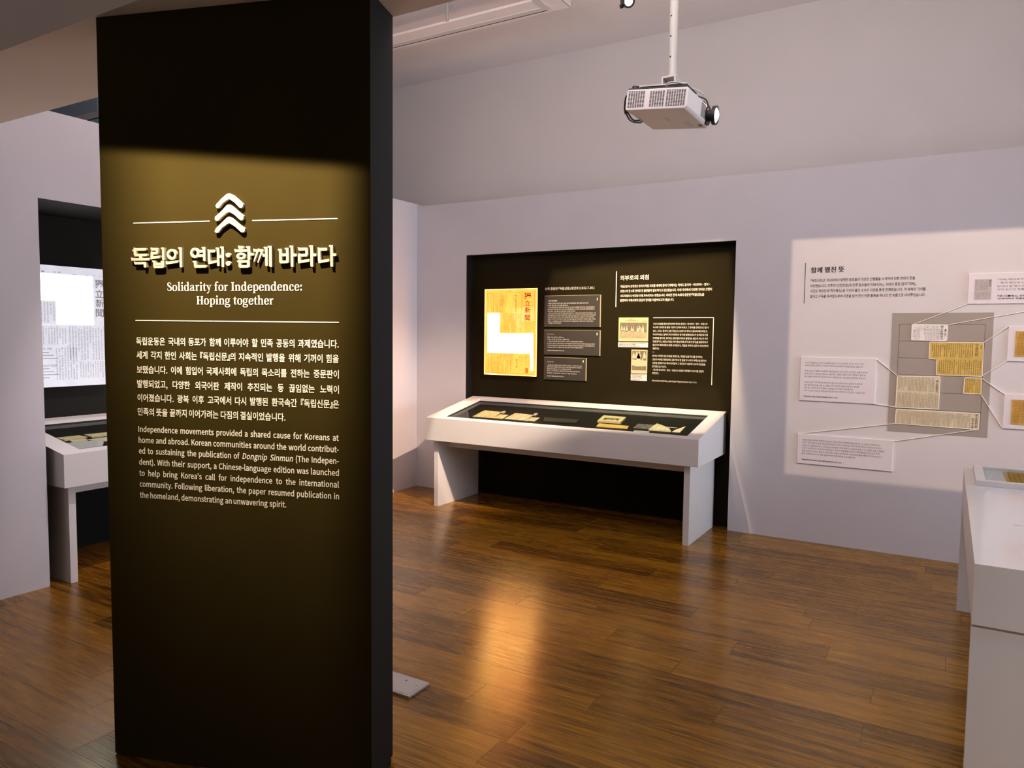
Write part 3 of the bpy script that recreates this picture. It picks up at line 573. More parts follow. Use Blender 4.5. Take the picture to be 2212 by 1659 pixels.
# ================================================================== long display cases
# own frame: x along the front, y into the depth, z up
CL, CDp, ZB, ZF, ZK = 2.461, 0.752, 0.605, 0.806, 0.948
zt = lambda y: ZF + (ZK - ZF)*y/CDp
case = empty('display_case', (-3.983, 5.22, 0))
tag(case, 'long white slanted glass-topped case holding letters, under the yellow backlit page', 'display case')
def slope_box(mb, x0, x1, y0, y1, zb, dz=0.0): # box with a top following the slant
    v = [(x, y, z) for x in (x0, x1) for y in (y0, y1) for z in (zb, None)]
    v = [(x, y, zt(y) - dz if z is None else z) for x, y, z in v]
    return mb.add(v, [(0, 1, 3, 2), (4, 6, 7, 5), (0, 4, 5, 1), (2, 3, 7, 6), (0, 2, 6, 4), (1, 5, 7, 3)])
IX0, IX1, IY0, IY1 = .128, 2.355, .067, .682
w = MB(); slope_box(w, 0, CL, 0, .018, ZB, .022); slope_box(w, 0, CL, CDp-.018, CDp, ZB, .022); slope_box(w, 0, .018, .018, CDp-.018, ZB, .022); slope_box(w, CL-.018, CL, .018, CDp-.018, ZB, .022); w.box(.018, CL-.018, .018, CDp-.018, ZB, ZB+.018)
w.build('case_body', WHITE, case)
def slab(mb, P, t): # sloping slab, P in (x, y)
    return mb.prism([(x, y, zt(y)) for x, y in P], (0, 0, -t))
w = MB(); slab(w, [(0, 0), (CL, 0), (CL, IY0), (0, IY0)], .022); slab(w, [(0, IY1), (CL, IY1), (CL, CDp), (0, CDp)], .022); slab(w, [(0, IY0), (IX0, IY0), (IX0, IY1), (0, IY1)], .022); slab(w, [(IX1, IY0), (CL, IY0), (CL, IY1), (IX1, IY1)], .022)
w.build('rim', WHITE, case)
w = MB(); slab(w, [(IX0-.01, IY0-.01), (IX1+.01, IY0-.01), (IX1+.01, IY1+.01), (IX0-.01, IY1+.01)], .006); w.v = [(x, y, z-.024) for x, y, z in w.v]
gl = w.build('glass_pane', GLASS, case)
w = MB(); w.prism([(.02, .03, zt(.03)-.055), (CL-.02, .03, zt(.03)-.055), (CL-.02, .71, zt(.71)-.055), (.02, .71, zt(.71)-.055)], (0, 0, -.012)); w.build('inner_board', NICHED, case)
w = MB(); slope_box(w, IX0-.03, CL-.08, IY1+.002, IY1+.012, .70, .0225); slope_box(w, IX1+.002, IX1+.012, .03, IY1, .70, .0225); w.build('inner_lining', NICHED, case)
w = MB(); w.box(.05, .094, .056, .715, 0, ZB); w.build('leg', WHITE, case, bevel=.0015)
w = MB(); w.box(2.342, 2.389, .055, .715, 0, ZB); w.build('leg', WHITE, case, bevel=.0015)
w = MB(); w.box(.094, 2.342, .20, .23, .525, ZB); w.build('apron', WHITE, case)
case2 = copy_tree(case); case2.location = (-4.50, 2.367, 0); case2.rotation_euler = (0, 0, R(90))
case2['label'] = 'white slanted case in the left niche, cut off by the dark pillar'

# printed note seen on the back lining of the case
DZ = .055
zi = lambda y: zt(y) - DZ
def case_item(name, P, m, t=.003, lift=.004, c=case, slope=True, mk=None):
    """thin sheet on the slanted inner board of a case; P = (x, y) corners in the case frame"""
    M = Matrix.Translation(c.location) @ c.rotation_euler.to_matrix().to_4x4()
    w = MB(); w.prism([M @ Vector((x, y, zi(y) + lift)) for x, y in P], (0, 0, t)); return w, M
def writing(P, cols, rows, M, lift, m, **k):
    w = MB(); ink_columns(w, lambda x, y: M @ Vector((x, y, zi(y) + lift)), P, cols, rows, **k); return w
def sheet(name, label, cat, P, m, group=None, cols=0, rows=0, ink=INK, t=.003, lift=.004, c=case, **k):
    w, M = case_item(name, P, m, t, lift, c)
    if not cols: return tag(w.build(name, m), label, cat, group)
    e = empty(name, M @ Vector((sum(p[0] for p in P)/len(P), sum(p[1] for p in P)/len(P), zi(sum(p[1] for p in P)/len(P)) + lift)))
    ploc(w, 'paper', m, e); ploc(writing(P, cols, rows, M, lift + t + .0008, ink, **k), 'writing', ink, e); return tag(e, label, cat, group)
sheet('letter', 'folded yellow letter sheet, leftmost in the slanted case under the backlit page', 'letter', [(0.313, 0.4776), (0.5031, 0.468), (0.5306, 0.2798), (0.3148, 0.2769)], PAPERY, 'old letters in the slanted case', 12, 9)
sheet('letter', 'small yellow slip right of the leftmost letter in the slanted case', 'letter', [(0.5312, 0.3976), (0.6201, 0.3959), (0.6299, 0.2778), (0.5329, 0.2804)], PAPERY, 'old letters in the slanted case', 7, 6)
sheet('letter', "larger ruled cream letter in the middle of the slanted case's left half", 'letter', [(0.6512, 0.4647), (0.8475, 0.4493), (0.8551, 0.2797), (0.6469, 0.2819)], PAPERC, 'old letters in the slanted case', 10, 12)
sheet('letter', 'small cream slip right of the larger ruled letter in the slanted case', 'letter', [(0.8654, 0.3777), (0.9452, 0.383), (0.9521, 0.2784), (0.8607, 0.2753)], PAPERC, 'old letters in the slanted case', 5, 5)
sheet('number_tag', 'tiny pale number tag behind the leftmost letter in the slanted case', 'tag', [(0.5211, 0.47190000000000004), (0.5451, 0.47190000000000004), (0.5451, 0.4319), (0.5211, 0.4319)], CARDW, 'number tags in the slanted case', t=.012)
sheet('number_tag', 'tiny pale number tag behind the larger ruled letter in the slanted case', 'tag', [(0.8505, 0.4789), (0.8745, 0.4789), (0.8745, 0.43889999999999996), (0.8505, 0.43889999999999996)], CARDW, 'number tags in the slanted case', t=.012)
sheet('booklet', 'dark closed booklet in the middle of the slanted case', 'booklet', [(0.988, 0.3933), (1.3182, 0.3961), (1.3283, 0.3147), (1.0323, 0.2885)], CARDD, t=.008)
sheet('folded_paper', 'flat tan folded paper in front of the small framed photograph in the case', 'folded paper', [(1.5238, 0.3464), (1.7901, 0.3379), (1.8014, 0.2726), (1.5365, 0.2658)], TANP, t=.006)
FO, FI = [(1.4805, 0.5401), (1.6845, 0.5356), (1.6978, 0.3895), (1.4918, 0.3846)], [(1.5202, 0.4926), (1.6551, 0.4988), (1.655, 0.4179), (1.5229, 0.4198)]
e = empty('framed_photograph', case.matrix_basis @ Vector((1.55, .5, zi(.5) + .005))); tag(e, 'small pale framed black photograph lying in the slanted case', 'picture frame')
w = MB(); M = Matrix.Translation(case.location)
for i in range(4):
    j = (i+1) % 4; w.prism([M @ Vector((x, y, zi(y) + .004)) for x, y in (FO[i], FO[j], FI[j], FI[i])], (0, 0, .016))
ploc(w, 'frame', PHOTOP, e); w = MB(); w.prism([M @ Vector((x, y, zi(y) + .004)) for x, y in FI], (0, 0, .008)); ploc(w, 'photograph', DARK, e)
w = MB()
for q, h in ((.2, .5), (.35, .6), (.5, .55), (.68, .75), (.8, .6)):
    a = [FI[3][k] + (FI[2][k]-FI[3][k])*q for k in (0, 1)]; dx, dy = FI[0][0]-FI[3][0], FI[0][1]-FI[3][1]
    w.face([M @ Vector((a[0]+u*.013+dx*v*h, a[1]+dy*v*h+.008, zi(a[1]+dy*v*h+.008)+.0126)) for u, v in ((-.9, 0), (.9, 0), (.8, .6), (.3, .75), (.3, 1), (-.3, 1), (-.3, .75), (-.8, .6))])
ploc(w, 'figures', PHOTOL, e)
sheet('open_booklet', 'cream open booklet with fanned pages at the right end of the slanted case', 'booklet', [(1.9871, 0.448), (2.1163, 0.3561), (2.1607, 0.2817), (1.9775, 0.2811)], PAPERC, None, 9, 8, t=.010)
sheet('paper_sheet', 'pale curled paper sheet at the right end of the slanted case', 'paper', [(2.2239, 0.4471), (2.2297, 0.2843), (2.1671, 0.2834), (2.1722, 0.3312)], PAPERC, t=.004)
sheet('label_block', 'pale grey label block at the front of the slanted case', 'label', [(1.8765, 0.2268), (2.0004, 0.2324), (2.015, 0.1932), (1.8916, 0.1886)], PLATE, t=.010)
TL = [(1.8338, 0.4316), (1.983, 0.4322), (1.9645, 0.3095), (1.8367, 0.309)]
e = empty('printed_note', case.matrix_basis @ Vector((1.9, .42, zi(.42) + .004))); tag(e, 'white printed note lines on the black board near the open booklet', 'printed note')
w = MB(); M = Matrix.Translation(case.location)
for k, s_ in enumerate(['국한문판 독립신문을 소개하는 글과', '함께 전하는 소식과 뜻을 담아', '나라 밖 동포들에게 널리 알린', '책자이며 여러 언어로 옮겨져', '세계 각지에 전해졌던 자료의', '펼친 면을 함께 살펴본다']):
    t = (k+.5)/6; lx = TL[0][0]+(TL[3][0]-TL[0][0])*t; ly = TL[0][1]+(TL[3][1]-TL[0][1])*t; rx = TL[1][0]+(TL[2][0]-TL[1][0])*t
    text_line(w, lambda u, z: M @ Vector((u, z, zi(z) + .0045)), s_, lx, rx, ly-.007, .013, bold=.004)
BQ = [(2.0766, 0.4019), (2.169, 0.4045), (2.1724, 0.3942), (2.0807, 0.3901)]
ploc(w, 'print', TXW, e); w = MB()
w.face([M @ Vector((x, y, zi(y) + .0045)) for x, y in BQ]); ploc(w, 'title_bar', TXW, e)
e = empty('printed_note', (-3.38, 5.90, .90)); tag(e, 'white printed lines on the black inner back lining of the slanted case', 'printed note')
w = MB(); bk = lambda u, z: (u, 5.22 + IY1 + .0112, z)
text_line(w, bk, '1922년 상해에서 발행된 중문판 독립신문의 창간호와 함께 전해진 편지와 축하의 글을 소개합니다', -3.66, -3.19, .872, .008, bold=.004)
text_line(w, bk, '독립의 목소리를 세계에 전하고자 했던 이들의 마음', -3.50, -3.32, .884, .008, bold=.004)
text_line(w, bk, '함께 바라던 독립의 뜻', -3.47, -3.38, .861, .008, bold=.004)
ploc(w, 'print', TXW, e)
sheet('document', 'orange-brown folder sheet at the back left of the left case', 'document', [(0.1926, 0.4544), (0.3412, 0.4526), (0.3653, 0.4007), (0.2164, 0.3944)], PAPERY, 'documents in the left case', 0, 0, INKG, t=0.01, c=case2, lift=0.004)
sheet('document', 'orange-brown folder sheet at the back right of the left case', 'document', [(0.3775, 0.4582), (0.5297, 0.4519), (0.5528, 0.3989), (0.3957, 0.3988)], PAPERY, 'documents in the left case', 0, 0, INKG, t=0.01, c=case2, lift=0.004)
sheet('document', 'small pink-edged booklet in the middle of the left case', 'document', [(0.2402, 0.38), (0.3331, 0.3665), (0.3354, 0.3383), (0.2328, 0.3406)], PAPERC, 'documents in the left case', 0, 0, INKG, t=0.01, c=case2, lift=0.004)
sheet('document', 'cream sheet beside the pillar edge in the left case', 'document', [(0.3469, 0.3714), (0.4821, 0.3717), (0.4661, 0.2809), (0.3706, 0.3228)], PAPERC, 'documents in the left case', 0, 0, INKG, t=0.004, c=case2, lift=0.004)
sheet('document', 'white printed sheet at the front of the left case', 'document', [(0.1886, 0.3234), (0.4243, 0.3062), (0.3448, 0.1869), (0.1819, 0.1911)], OLDW, 'documents in the left case', 16, 8, INKG, t=0.003, c=case2, lift=0.013)

# ================================================================== backlit pages
lb = empty('light_box', (-3.5515, 5.97, 1.166)); tag(lb, 'glowing yellow backlit old newspaper page on the black niche wall', 'light box')
w = MB(); w.box(-3.834, -3.268, 5.951, 5.9915, 1.169, 1.977); ploc(w, 'housing', DARK, lb)
w = MB(); w.box(-3.8375, -3.2655, 5.945, 5.951, 1.166, 1.9785); ploc(w, 'printed_page', POSTY, lb)
w = MB()
for x0, x1, z0, z1 in ((-3.8375, -3.8315, 1.166, 1.9785), (-3.2715, -3.2655, 1.166, 1.9785), (-3.8315, -3.2715, 1.9725, 1.9785), (-3.8315, -3.2715, 1.166, 1.172)): w.box(x0, x1, 5.9442, 5.945, z0, z1)
ploc(w, 'lit_border', POSTE, lb)
pn = lambda u, z: (u, 5.9438, z)
NI = {'patch': [[(-3.8065, 1.7551), (-3.6651, 1.7543), (-3.6664, 1.5642), (-3.8045, 1.563)], [(-3.8045, 1.5601), (-3.3003, 1.5644), (-3.2975, 1.3747), (-3.8026, 1.375)], [(-3.3333, 1.3739), (-3.2975, 1.3747), (-3.2985, 1.2167), (-3.3311, 1.2201)], [(-3.8041, 1.1774), (-3.6998, 1.1782), (-3.6997, 1.1694), (-3.804, 1.1685)]], 'soft': [[(-3.5239, 1.7976), (-3.4309, 1.7939), (-3.4284, 1.6089), (-3.4615, 1.6087), (-3.5229, 1.7174)], [(-3.4246, 1.8081), (-3.2942, 1.8068), (-3.2858, 1.6773), (-3.4294, 1.6773)]], 'stamp': [(-3.3825, 1.2413), (-3.351, 1.2412), (-3.3517, 1.1937), (-3.3832, 1.1937)], 'frame': [(-3.8063, 1.9413), (-3.293, 1.9443), (-3.2948, 1.1861), (-3.8042, 1.188)], 'blocks': [[(-3.8014, 1.9371), (-3.5792, 1.9358), (-3.5771, 1.7578), (-3.7995, 1.7563)], [(-3.6638, 1.9374), (-3.6265, 1.9367), (-3.6244, 1.7581), (-3.6618, 1.7583)], [(-3.6277, 1.7495), (-3.4369, 1.7485), (-3.4345, 1.5689), (-3.6255, 1.5674)], [(-3.7956, 1.3693), (-3.5185, 1.3726), (-3.5196, 1.1935), (-3.7958, 1.1865)], [(-3.4516, 1.3597), (-3.356, 1.362), (-3.3583, 1.2906), (-3.4508, 1.2994)], [(-3.3282, 1.9254), (-3.3024, 1.9249), (-3.3061, 1.7393), (-3.3256, 1.7394)], [(-3.3964, 1.6716), (-3.3116, 1.6716), (-3.3168, 1.5812), (-3.3951, 1.5749)], [(-3.4328, 1.9273), (-3.4098, 1.9269), (-3.4078, 1.7852), (-3.4308, 1.7854)]], 'bigcol': [[(-3.5222, 1.9261), (-3.5089, 1.9259), (-3.5081, 1.866), (-3.5214, 1.8662)], [(-3.5002, 1.9257), (-3.4843, 1.9254), (-3.4821, 1.7573), (-3.498, 1.7574)], [(-3.3395, 1.3481), (-3.3297, 1.3484), (-3.3311, 1.223), (-3.3377, 1.2228)], [(-3.4844, 1.3273), (-3.4678, 1.3277), (-3.4699, 1.2356), (-3.4832, 1.2351)]], 'topline': [(-3.7017, 1.9612), (-3.506, 1.9629), (-3.5058, 1.9486), (-3.7015, 1.9497)], 'hanja': [[(-3.4033, 1.9381), (-3.3308, 1.8776)], [(-3.3991, 1.8673), (-3.3332, 1.8184)], [(-3.395, 1.8078), (-3.329, 1.7507)], [(-3.394, 1.7369), (-3.3364, 1.6801)]], 'cards': [[(-3.2075, 1.9066), (-2.6512, 1.9026), (-2.6516, 1.6241), (-3.2064, 1.623)], [(-3.206, 1.5953), (-2.6492, 1.5988), (-2.6526, 1.3713), (-3.2058, 1.3698)], [(-3.2034, 1.3456), (-2.7798, 1.3464), (-2.7802, 1.1426), (-3.2022, 1.1398)]], 'clines': [[((-3.1718, 1.8388), -2.7611), ((-3.1715, 1.8201), -2.9635), ((-3.1712, 1.8025), -2.7014), ((-3.171, 1.785), -2.7041), ((-3.1707, 1.7674), -2.8902), ((-3.1704, 1.7498), -2.6911), ((-3.1701, 1.7322), -2.6876), ((-3.1698, 1.7147), -2.7059), ((-3.1696, 1.6965), -2.69), ((-3.1693, 1.6777), -2.7113), ((-3.169, 1.6601), -3.0288)], [((-3.1716, 1.5309), -3.0038), ((-3.1713, 1.512), -2.9439), ((-3.171, 1.4938), -2.8066), ((-3.1707, 1.475), -2.695), ((-3.1704, 1.4573), -2.6965), ((-3.1701, 1.4396), -2.8069)], [((-3.1715, 1.2761), -2.8133), ((-3.1713, 1.2595), -2.8149), ((-3.171, 1.2418), -2.9211), ((-3.1707, 1.2241), -2.8377), ((-3.1704, 1.2033), -2.866)]], 'cfoot': [((-3.1716, 1.4095), (-2.9971, 1.4096)), ((-3.1726, 1.1748), (-2.9962, 1.1745))], 'ctitle': [((-3.1669, 1.8621), (-3.0746, 1.8608)), ((-3.172, 1.5573), (-3.1024, 1.5568)), ((-3.1713, 1.3051), (-3.1028, 1.3046))], 'cnum': [(-2.6794, 1.8722), (-2.6769, 1.5646), (-2.8076, 1.3182)], 'photo1': [(-2.4752, 1.7083), (-2.2053, 1.7083), (-2.2058, 1.5047), (-2.477, 1.5042)], 'pic1': [(-2.4616, 1.6646), (-2.2177, 1.6648), (-2.2199, 1.5302), (-2.4656, 1.5306)], 'photo2': [(-2.352, 1.4325), (-2.2074, 1.4328), (-2.2085, 1.2299), (-2.3529, 1.2305)], 'pic2': [(-2.3449, 1.4235), (-2.2153, 1.4243), (-2.2166, 1.2567), (-2.3459, 1.2568)], 'cap1': [(-2.4775, 1.4963), (-2.2055, 1.4951), (-2.2072, 1.4521), (-2.4779, 1.4504)], 'cap2': [(-2.3541, 1.2246), (-2.2084, 1.2247), (-2.209, 1.1665), (-2.3541, 1.1657)]}
for P in NI['patch']:
    w = MB(); w.prism([(u, 5.945, z) for u, z in P], (0, -.0006, 0)); ploc(w, 'white_patch', POSTW, lb)
w = MB()
for P in NI['soft']: w.prism([(u, 5.945, z) for u, z in P], (0, -.0004, 0))
ploc(w, 'pale_patch', POSTS, lb)
w = MB(); w.prism([(u, 5.945, z) for u, z in NI['stamp']], (0, -.0008, 0)); ploc(w, 'red_stamp', POSTT, lb)
w = MB()
for P, (c, r) in zip(NI['blocks'], ((13, 36), (3, 36), (11, 36), (17, 38), (6, 16), (2, 30), (5, 18), (2, 26))): ink_columns(w, pn, P, c, r)
for P, q in zip(NI['bigcol'], ('中文報', '獨立新聞發刊創刊', '獨立新聞中文報發刊', '創刊辭')): glyph_column(w, pn, P, q)
ink_columns(w, pn, NI['topline'], 9, 1, rag=0, fill=.9)
F = NI['frame']
for i in range(4):
    a, b = F[i], F[(i+1) % 4]; dx, dz = b[0]-a[0], b[1]-a[1]; L = math.hypot(dx, dz); nx, nz = -dz/L*.0009, dx/L*.0009
    w.face([pn(a[0]-nx, a[1]-nz), pn(b[0]-nx, b[1]-nz), pn(b[0]+nx, b[1]+nz), pn(a[0]+nx, a[1]+nz)])
w.face([pn(-3.43, 1.5646), pn(-3.802, 1.562), pn(-3.802, 1.5605), pn(-3.43, 1.563)]); w.face([pn(-3.4325, 1.937), pn(-3.4335, 1.937), pn(-3.4335, 1.57), pn(-3.4325, 1.57)])
ploc(w, 'print_columns', INK, lb)
w = MB()
for ch, ((u0, z1), (u1, z0)) in zip('獨立新聞', NI['hanja']):
    V, F_ = glyphs(ch, .004); a, b, c, d = bnd(V); w.add([pn(u0 + (x-a)/(b-a)*(u1-u0), z0 + (y-c)/(d-c)*(z1-z0)) for x, y in V], F_)
ploc(w, 'masthead', INK, lb)

lb2 = empty('light_box', (-5.23, 2.785, 1.16)); tag(lb2, 'glowing white backlit newspaper page in the left niche beside the pillar', 'light box')
w = MB(); w.box(-5.2695, -5.206, 2.50, 3.065, 1.165, 1.978); ploc(w, 'housing', DARK, lb2)
w = MB(); w.box(-5.206, -5.20, 2.497, 3.068, 1.162, 1.981); ploc(w, 'printed_page', SCRG, lb2)
sn = lambda u, z: (-5.1985, u, z)
SCRB = [((2.60, 2.995), (1.585, 1.92)), ((2.62, 2.69), (1.60, 1.74))]
w = MB(); w.prism([(-5.1998, y, z) for y, z in ((2.56, 1.585), (2.968, 1.585), (2.968, 1.925), (2.56, 1.925))], (.0006, 0, 0)); ploc(w, 'white_patch', SCRW, lb2)
w = MB(); w.prism([(-5.1990, y, z) for y, z in ((2.52, 1.585), (2.715, 1.585), (2.715, 1.745), (2.52, 1.745))], (.0003, 0, 0)); ploc(w, 'grey_patch', SCRG, lb2)
w = MB()
for P, c, r in ((((2.53, 1.735), (2.71, 1.735), (2.71, 1.60), (2.53, 1.60)), 9, 20), (((2.53, 1.575), (2.78, 1.575), (2.78, 1.45), (2.53, 1.45)), 14, 22), (((2.79, 1.575), (3.05, 1.575), (3.05, 1.34), (2.79, 1.34)), 13, 34), (((2.70, 1.44), (2.85, 1.44), (2.85, 1.21), (2.70, 1.21)), 8, 32), (((2.86, 1.33), (3.05, 1.33), (3.05, 1.215), (2.86, 1.215)), 11, 18), (((2.62, 1.945), (2.76, 1.945), (2.76, 1.93), (2.62, 1.93)), 4, 1), (((2.83, 1.935), (3.04, 1.935), (3.04, 1.926), (2.83, 1.926)), 14, 1)):
    ink_columns(w, sn, P, c, r)
ploc(w, 'print_columns', INKG, lb2)
w = MB()
for i, ch in enumerate('獨立新聞'):
    V, F_ = glyphs(ch, .004); a, b, c, d = bnd(V); z1 = 1.905 - i*.068; w.add([sn(2.983 + (x-a)/(b-a)*.058, z1-.058 + (y-c)/(d-c)*.058) for x, y in V], F_)
ploc(w, 'masthead', INKG, lb2)
w = MB(); text_line(w, sn, '63. 109', 2.615, 2.68, 1.415, .014, latin=True, bold=.004)
text_line(w, sn, 'RESOLUTION', 2.58, 2.705, 1.300, .014, latin=True, bold=.004)
for k, z in enumerate((1.395, 1.375, 1.355, 1.285, 1.265, 1.245, 1.225)): w.face([sn(2.55, z), sn(2.66+.03*(k % 3), z), sn(2.66+.03*(k % 3), z+.004), sn(2.55, z+.004)])
ploc(w, 'english_print', INKG, lb2)

# ================================================================== cards and prints in the niche
CT = [['상해판 국한문 신문과 같은 뜻을 중국 사람에게도 널리 알리고자 한다.', '이에 창간의 인사를 올린다.', '– 우리의 독립운동은 한 민족의 일에 그치지 않고, 동아시아의 평화를 위한 일이며, 이에 뜻을 함께하는', '모든 벗에게 소식을 전하고자 하니 널리 읽어 주기를 바란다. 두 민족은 오랜 벗으로서 함께 걸어왔으며,', '앞으로도 서로 돕고 의지하며 나아갈 것이다.', '– 신문이 나오기까지 국내외 여러 동포의 도움이 있었으니, 그 뜻을 잊지 않고 끝까지 이어가려 한다. 이 길', '위에서 함께하는 모든 이에게 감사를 전하며, 더 많은 소식을 싣고자 한다. 부디 널리 전하여 주기를 바란다.', '신문은 곧 사람의 눈과 귀이니, 바른 소식을 바르게 전하는 일에 힘쓰고, 한 걸음 더 나아가 세계의 벗과', '뜻을 나누고자 한다. 우리의 목소리가 널리 퍼져 독립의 날을 앞당기기를 바라며, 여러분의 성원을 기다린다.', '끝으로 이 신문을 읽는 모든 이에게 평안이 있기를 바라며, 함께 나아가기를 청한다.', '– 발행을 시작하며 올린다.'],
 ['벗의 나라 신문이 나왔으니,', '이는 우리 모두의 기쁨이다.', '– 신문의 창간을 축하하며 두 나라의 앞날을 함께 바란다.', '두 민족이 서로 돕고 의지하며 함께 나아가야 할 때에 이 신문이 큰 다리가 되리라 믿으며, 널리 읽히고', '오래 이어지기를 바란다. 글로써 뜻을 전하고 마음을 나누는 일이 곧 독립의 길이니, 함께 힘을 모으자.', '오늘의 창간이 내일의 큰 뜻으로 이어지기를 바란다.'],
 ['– 창간을 맞아 벗들의 축하가 이어지고 있으니, 그 뜻이 깊고 크다.', '함께 걸어온 길을 돌아보며 앞으로 나아갈 길을 생각하고 다짐한다.', '글로써 마음을 나누고 뜻을 모으자.', '신문이 나라 안팎의 소식을 두루 전하고, 바른 뜻을 세우며,', '독립의 그날까지 이어지기를 바란다.']]
CC = NI['cards']; LBL = ['largest charcoal text card beside the yellow page, numbered 1 at its corner', 'middle charcoal text card beside the yellow page, numbered 2 at its corner', 'smallest charcoal text card beside the yellow page, numbered 3 at its corner']
NTT = ['「창간사(創刊辭)」', '발간 축하 축사', '창간을 축하함']
for i in range(3):
    (x0, z1), (x1, _), (_, z0), _ = CC[i]; e = empty('text_card', ((x0+x1)/2, 5.985, z0)); tag(e, LBL[i], 'text card', 'charcoal text cards beside the yellow page')
    w = MB(); w.box(x0, x1, 5.978, 5.9915, z0, z1); ploc(w, 'card', CARDD, e)
    w = MB(); w.box(x1, x1+.0035, 5.9775, 5.9915, z0, z1); w.box(x0, x1+.0035, 5.9775, 5.9915, z1, z1+.002); ploc(w, 'light_edge', PHOTOP if i else PHOTOP, e)  # highlight on the card's top and right edges, painted as pale strips
    cf = on_y(5.978, .0008); w = MB()
    for s, ((u0, z), u1) in zip(CT[i], NI['clines'][i]): text_line(w, cf, s, u0, u1, z-.0062, .0108, bold=.003)
    if i: (u0, z), (u1, _) = NI['cfoot'][i-1]; text_line(w, cf, '상해 중문판 『독립신문』 창간호 (1922.7.20.)', u0, u1, z-.005, .0095, bold=.005, strong=1)
    ploc(w, 'body_text', TXW, e)
    w = MB(); (u0, z), (u1, _) = NI['ctitle'][i]; text_line(w, cf, NTT[i], u0, u1, z-.007, .0135, bold=.004); ploc(w, 'card_title', PHOTOM if i else TXW, e)
    w = MB(); u, z = NI['cnum'][i]; text_line(w, cf, str(i+1), u-.006, u+.006, z-.009, .0175, latin=True, bold=.02, natural=True); ploc(w, 'number', EDGEW, e)
def person_blob(mb, fn, u, z, h, w_=.32):
    pts = [(-.5, 0), (.5, 0), (.55, .3), (.4, .62), (.22, .72), (.22, .92), (.12, 1.0), (-.12, 1.0), (-.22, .92), (-.22, .72), (-.42, .62), (-.52, .3)]
    mb.face([fn(u + a*h*w_*2*.5, z + b*h) for a, b in pts])
def photo(label, P, PI, kind):
    (x0, z1), (x1, _), (_, z0), _ = P; (a0, c1), (a1, _), (_, c0), _ = PI
    e = empty('photo_print', ((x0+x1)/2, 5.985, z0)); tag(e, label, 'photograph', 'photographs mounted in the niche')
    w = MB(); w.box(x0, x1, 5.982, 5.9915, z0, z1); ploc(w, 'mount', PHOTOP, e)
    w = MB(); w.box(a0, a1, 5.9814, 5.982, c0, c1); ploc(w, 'picture', PHOTOG, e)
    f = on_y(5.9814, .0006); W_, H_ = a1-a0, c1-c0; w = MB()
    if kind == 0:
        w.face([f(a0, c0), f(a1, c0), f(a1, c0+H_*.36), f(a0+W_*.5, c0+H_*.44), f(a0, c0+H_*.5)]); ploc(w, 'ground', PHOTOM, e); w = MB(); f = on_y(5.9814, .0010)
        for k, (q, h) in enumerate(((.07, .38), (.16, .34), (.26, .36), (.44, .34), (.50, .30), (.66, .36), (.73, .42), (.78, .36), (.86, .46))): person_blob(w, f, a0+W_*q, c0+H_*(.46-.10*q), H_*h)
        w.face([f(a0, c0+H_*.47), f(a1, c0+H_*.33), f(a1, c0+H_*.36), f(a0, c0+H_*.51)])
        ploc(w, 'figures', PHOTOL, e)
        w = MB(); g = on_y(5.982, .0006); u = lambda q: a0+W_*q; v = z1-.034
        w.face([g(u(.18), v+.004), g(u(.30), v+.012), g(u(.36), v+.024), g(u(.44), v+.024), g(u(.52), v+.013), g(u(.72), v+.004), g(u(.72), v+.002), g(u(.18), v+.002)])
        for k in range(4): w.box(u(.84+.04*k), u(.865+.04*k), 5.9812, 5.982, v-.004, v+.012)
        ploc(w, 'drawn_emblem', PHOTOM, e); w = MB()
        for k in range(14): w.box(u(.08+.06*k), u(.11+.06*k), 5.9812, 5.982, z0+.008, z0+.011)
        ploc(w, 'printed_caption', PHOTOM, e)
    else:
        w.face([f(a0, c0), f(a1, c0), f(a1, c0+H_*.22), f(a0+W_*.4, c0+H_*.19), f(a0, c0+H_*.25)]); w.face([f(a0+W_*.55, c0+H_*.6), f(a0+W_*.66, c0+H_*.6), f(a0+W_*.66, c0+H_*.95), f(a0+W_*.55, c0+H_*.95)]); ploc(w, 'shadow_area', PHOTOG, e)
        w = MB(); w.face([f(a0, c0+H_*.25), f(a0+W_*.4, c0+H_*.19), f(a1, c0+H_*.22), f(a1, c0+H_*.5), f(a0, c0+H_*.55)]); f = on_y(5.9814, .0010)
        for q, b, h in ((.12, .60, .30), (.33, .62, .32), (.46, .46, .42), (.50, .60, .36), (.86, .62, .32), (.74, .50, .14)): person_blob(w, f, a0+W_*q, c0+H_*b, H_*h, .5)
        ploc(w, 'figures', PHOTOL, e)
def caption(label, P, rows):
    (x0, z1), (x1, _), (_, z0), _ = P; e = empty('caption_card', ((x0+x1)/2, 5.985, z0)); tag(e, label, 'caption card', 'caption cards under the photographs')
    w = MB(); w.box(x0, x1, 5.985, 5.9915, z0, z1); ploc(w, 'card', CARDW, e); w = MB(); f = on_y(5.985, .0008)
    n_ = len(rows)
    for k, (s, q) in enumerate(rows): text_line(w, f, s, x0+.01, x0+.01+(x1-x0-.02)*q, z1-(k+.8)*(z1-z0)/(n_+.3), .0082, bold=.004)
    ploc(w, 'print', INK, e)
photo('larger group photograph print on the niche wall, emblem drawn above the picture', NI['photo1'], NI['pic1'], 0)
photo('smaller upright photograph print of people in pale clothes on the niche wall', NI['photo2'], NI['pic2'], 1)
caption('wide white caption card under the larger group photograph', NI['cap1'], [('상해 독립신문사 앞에서 함께한 동포들의 모습과 신문에 실린 사진', .95), ('독립신문 창간 기념 사진, 상해 중문판', .62), ('독립기념관 소장 자료, 상해 (1922)', .75)])
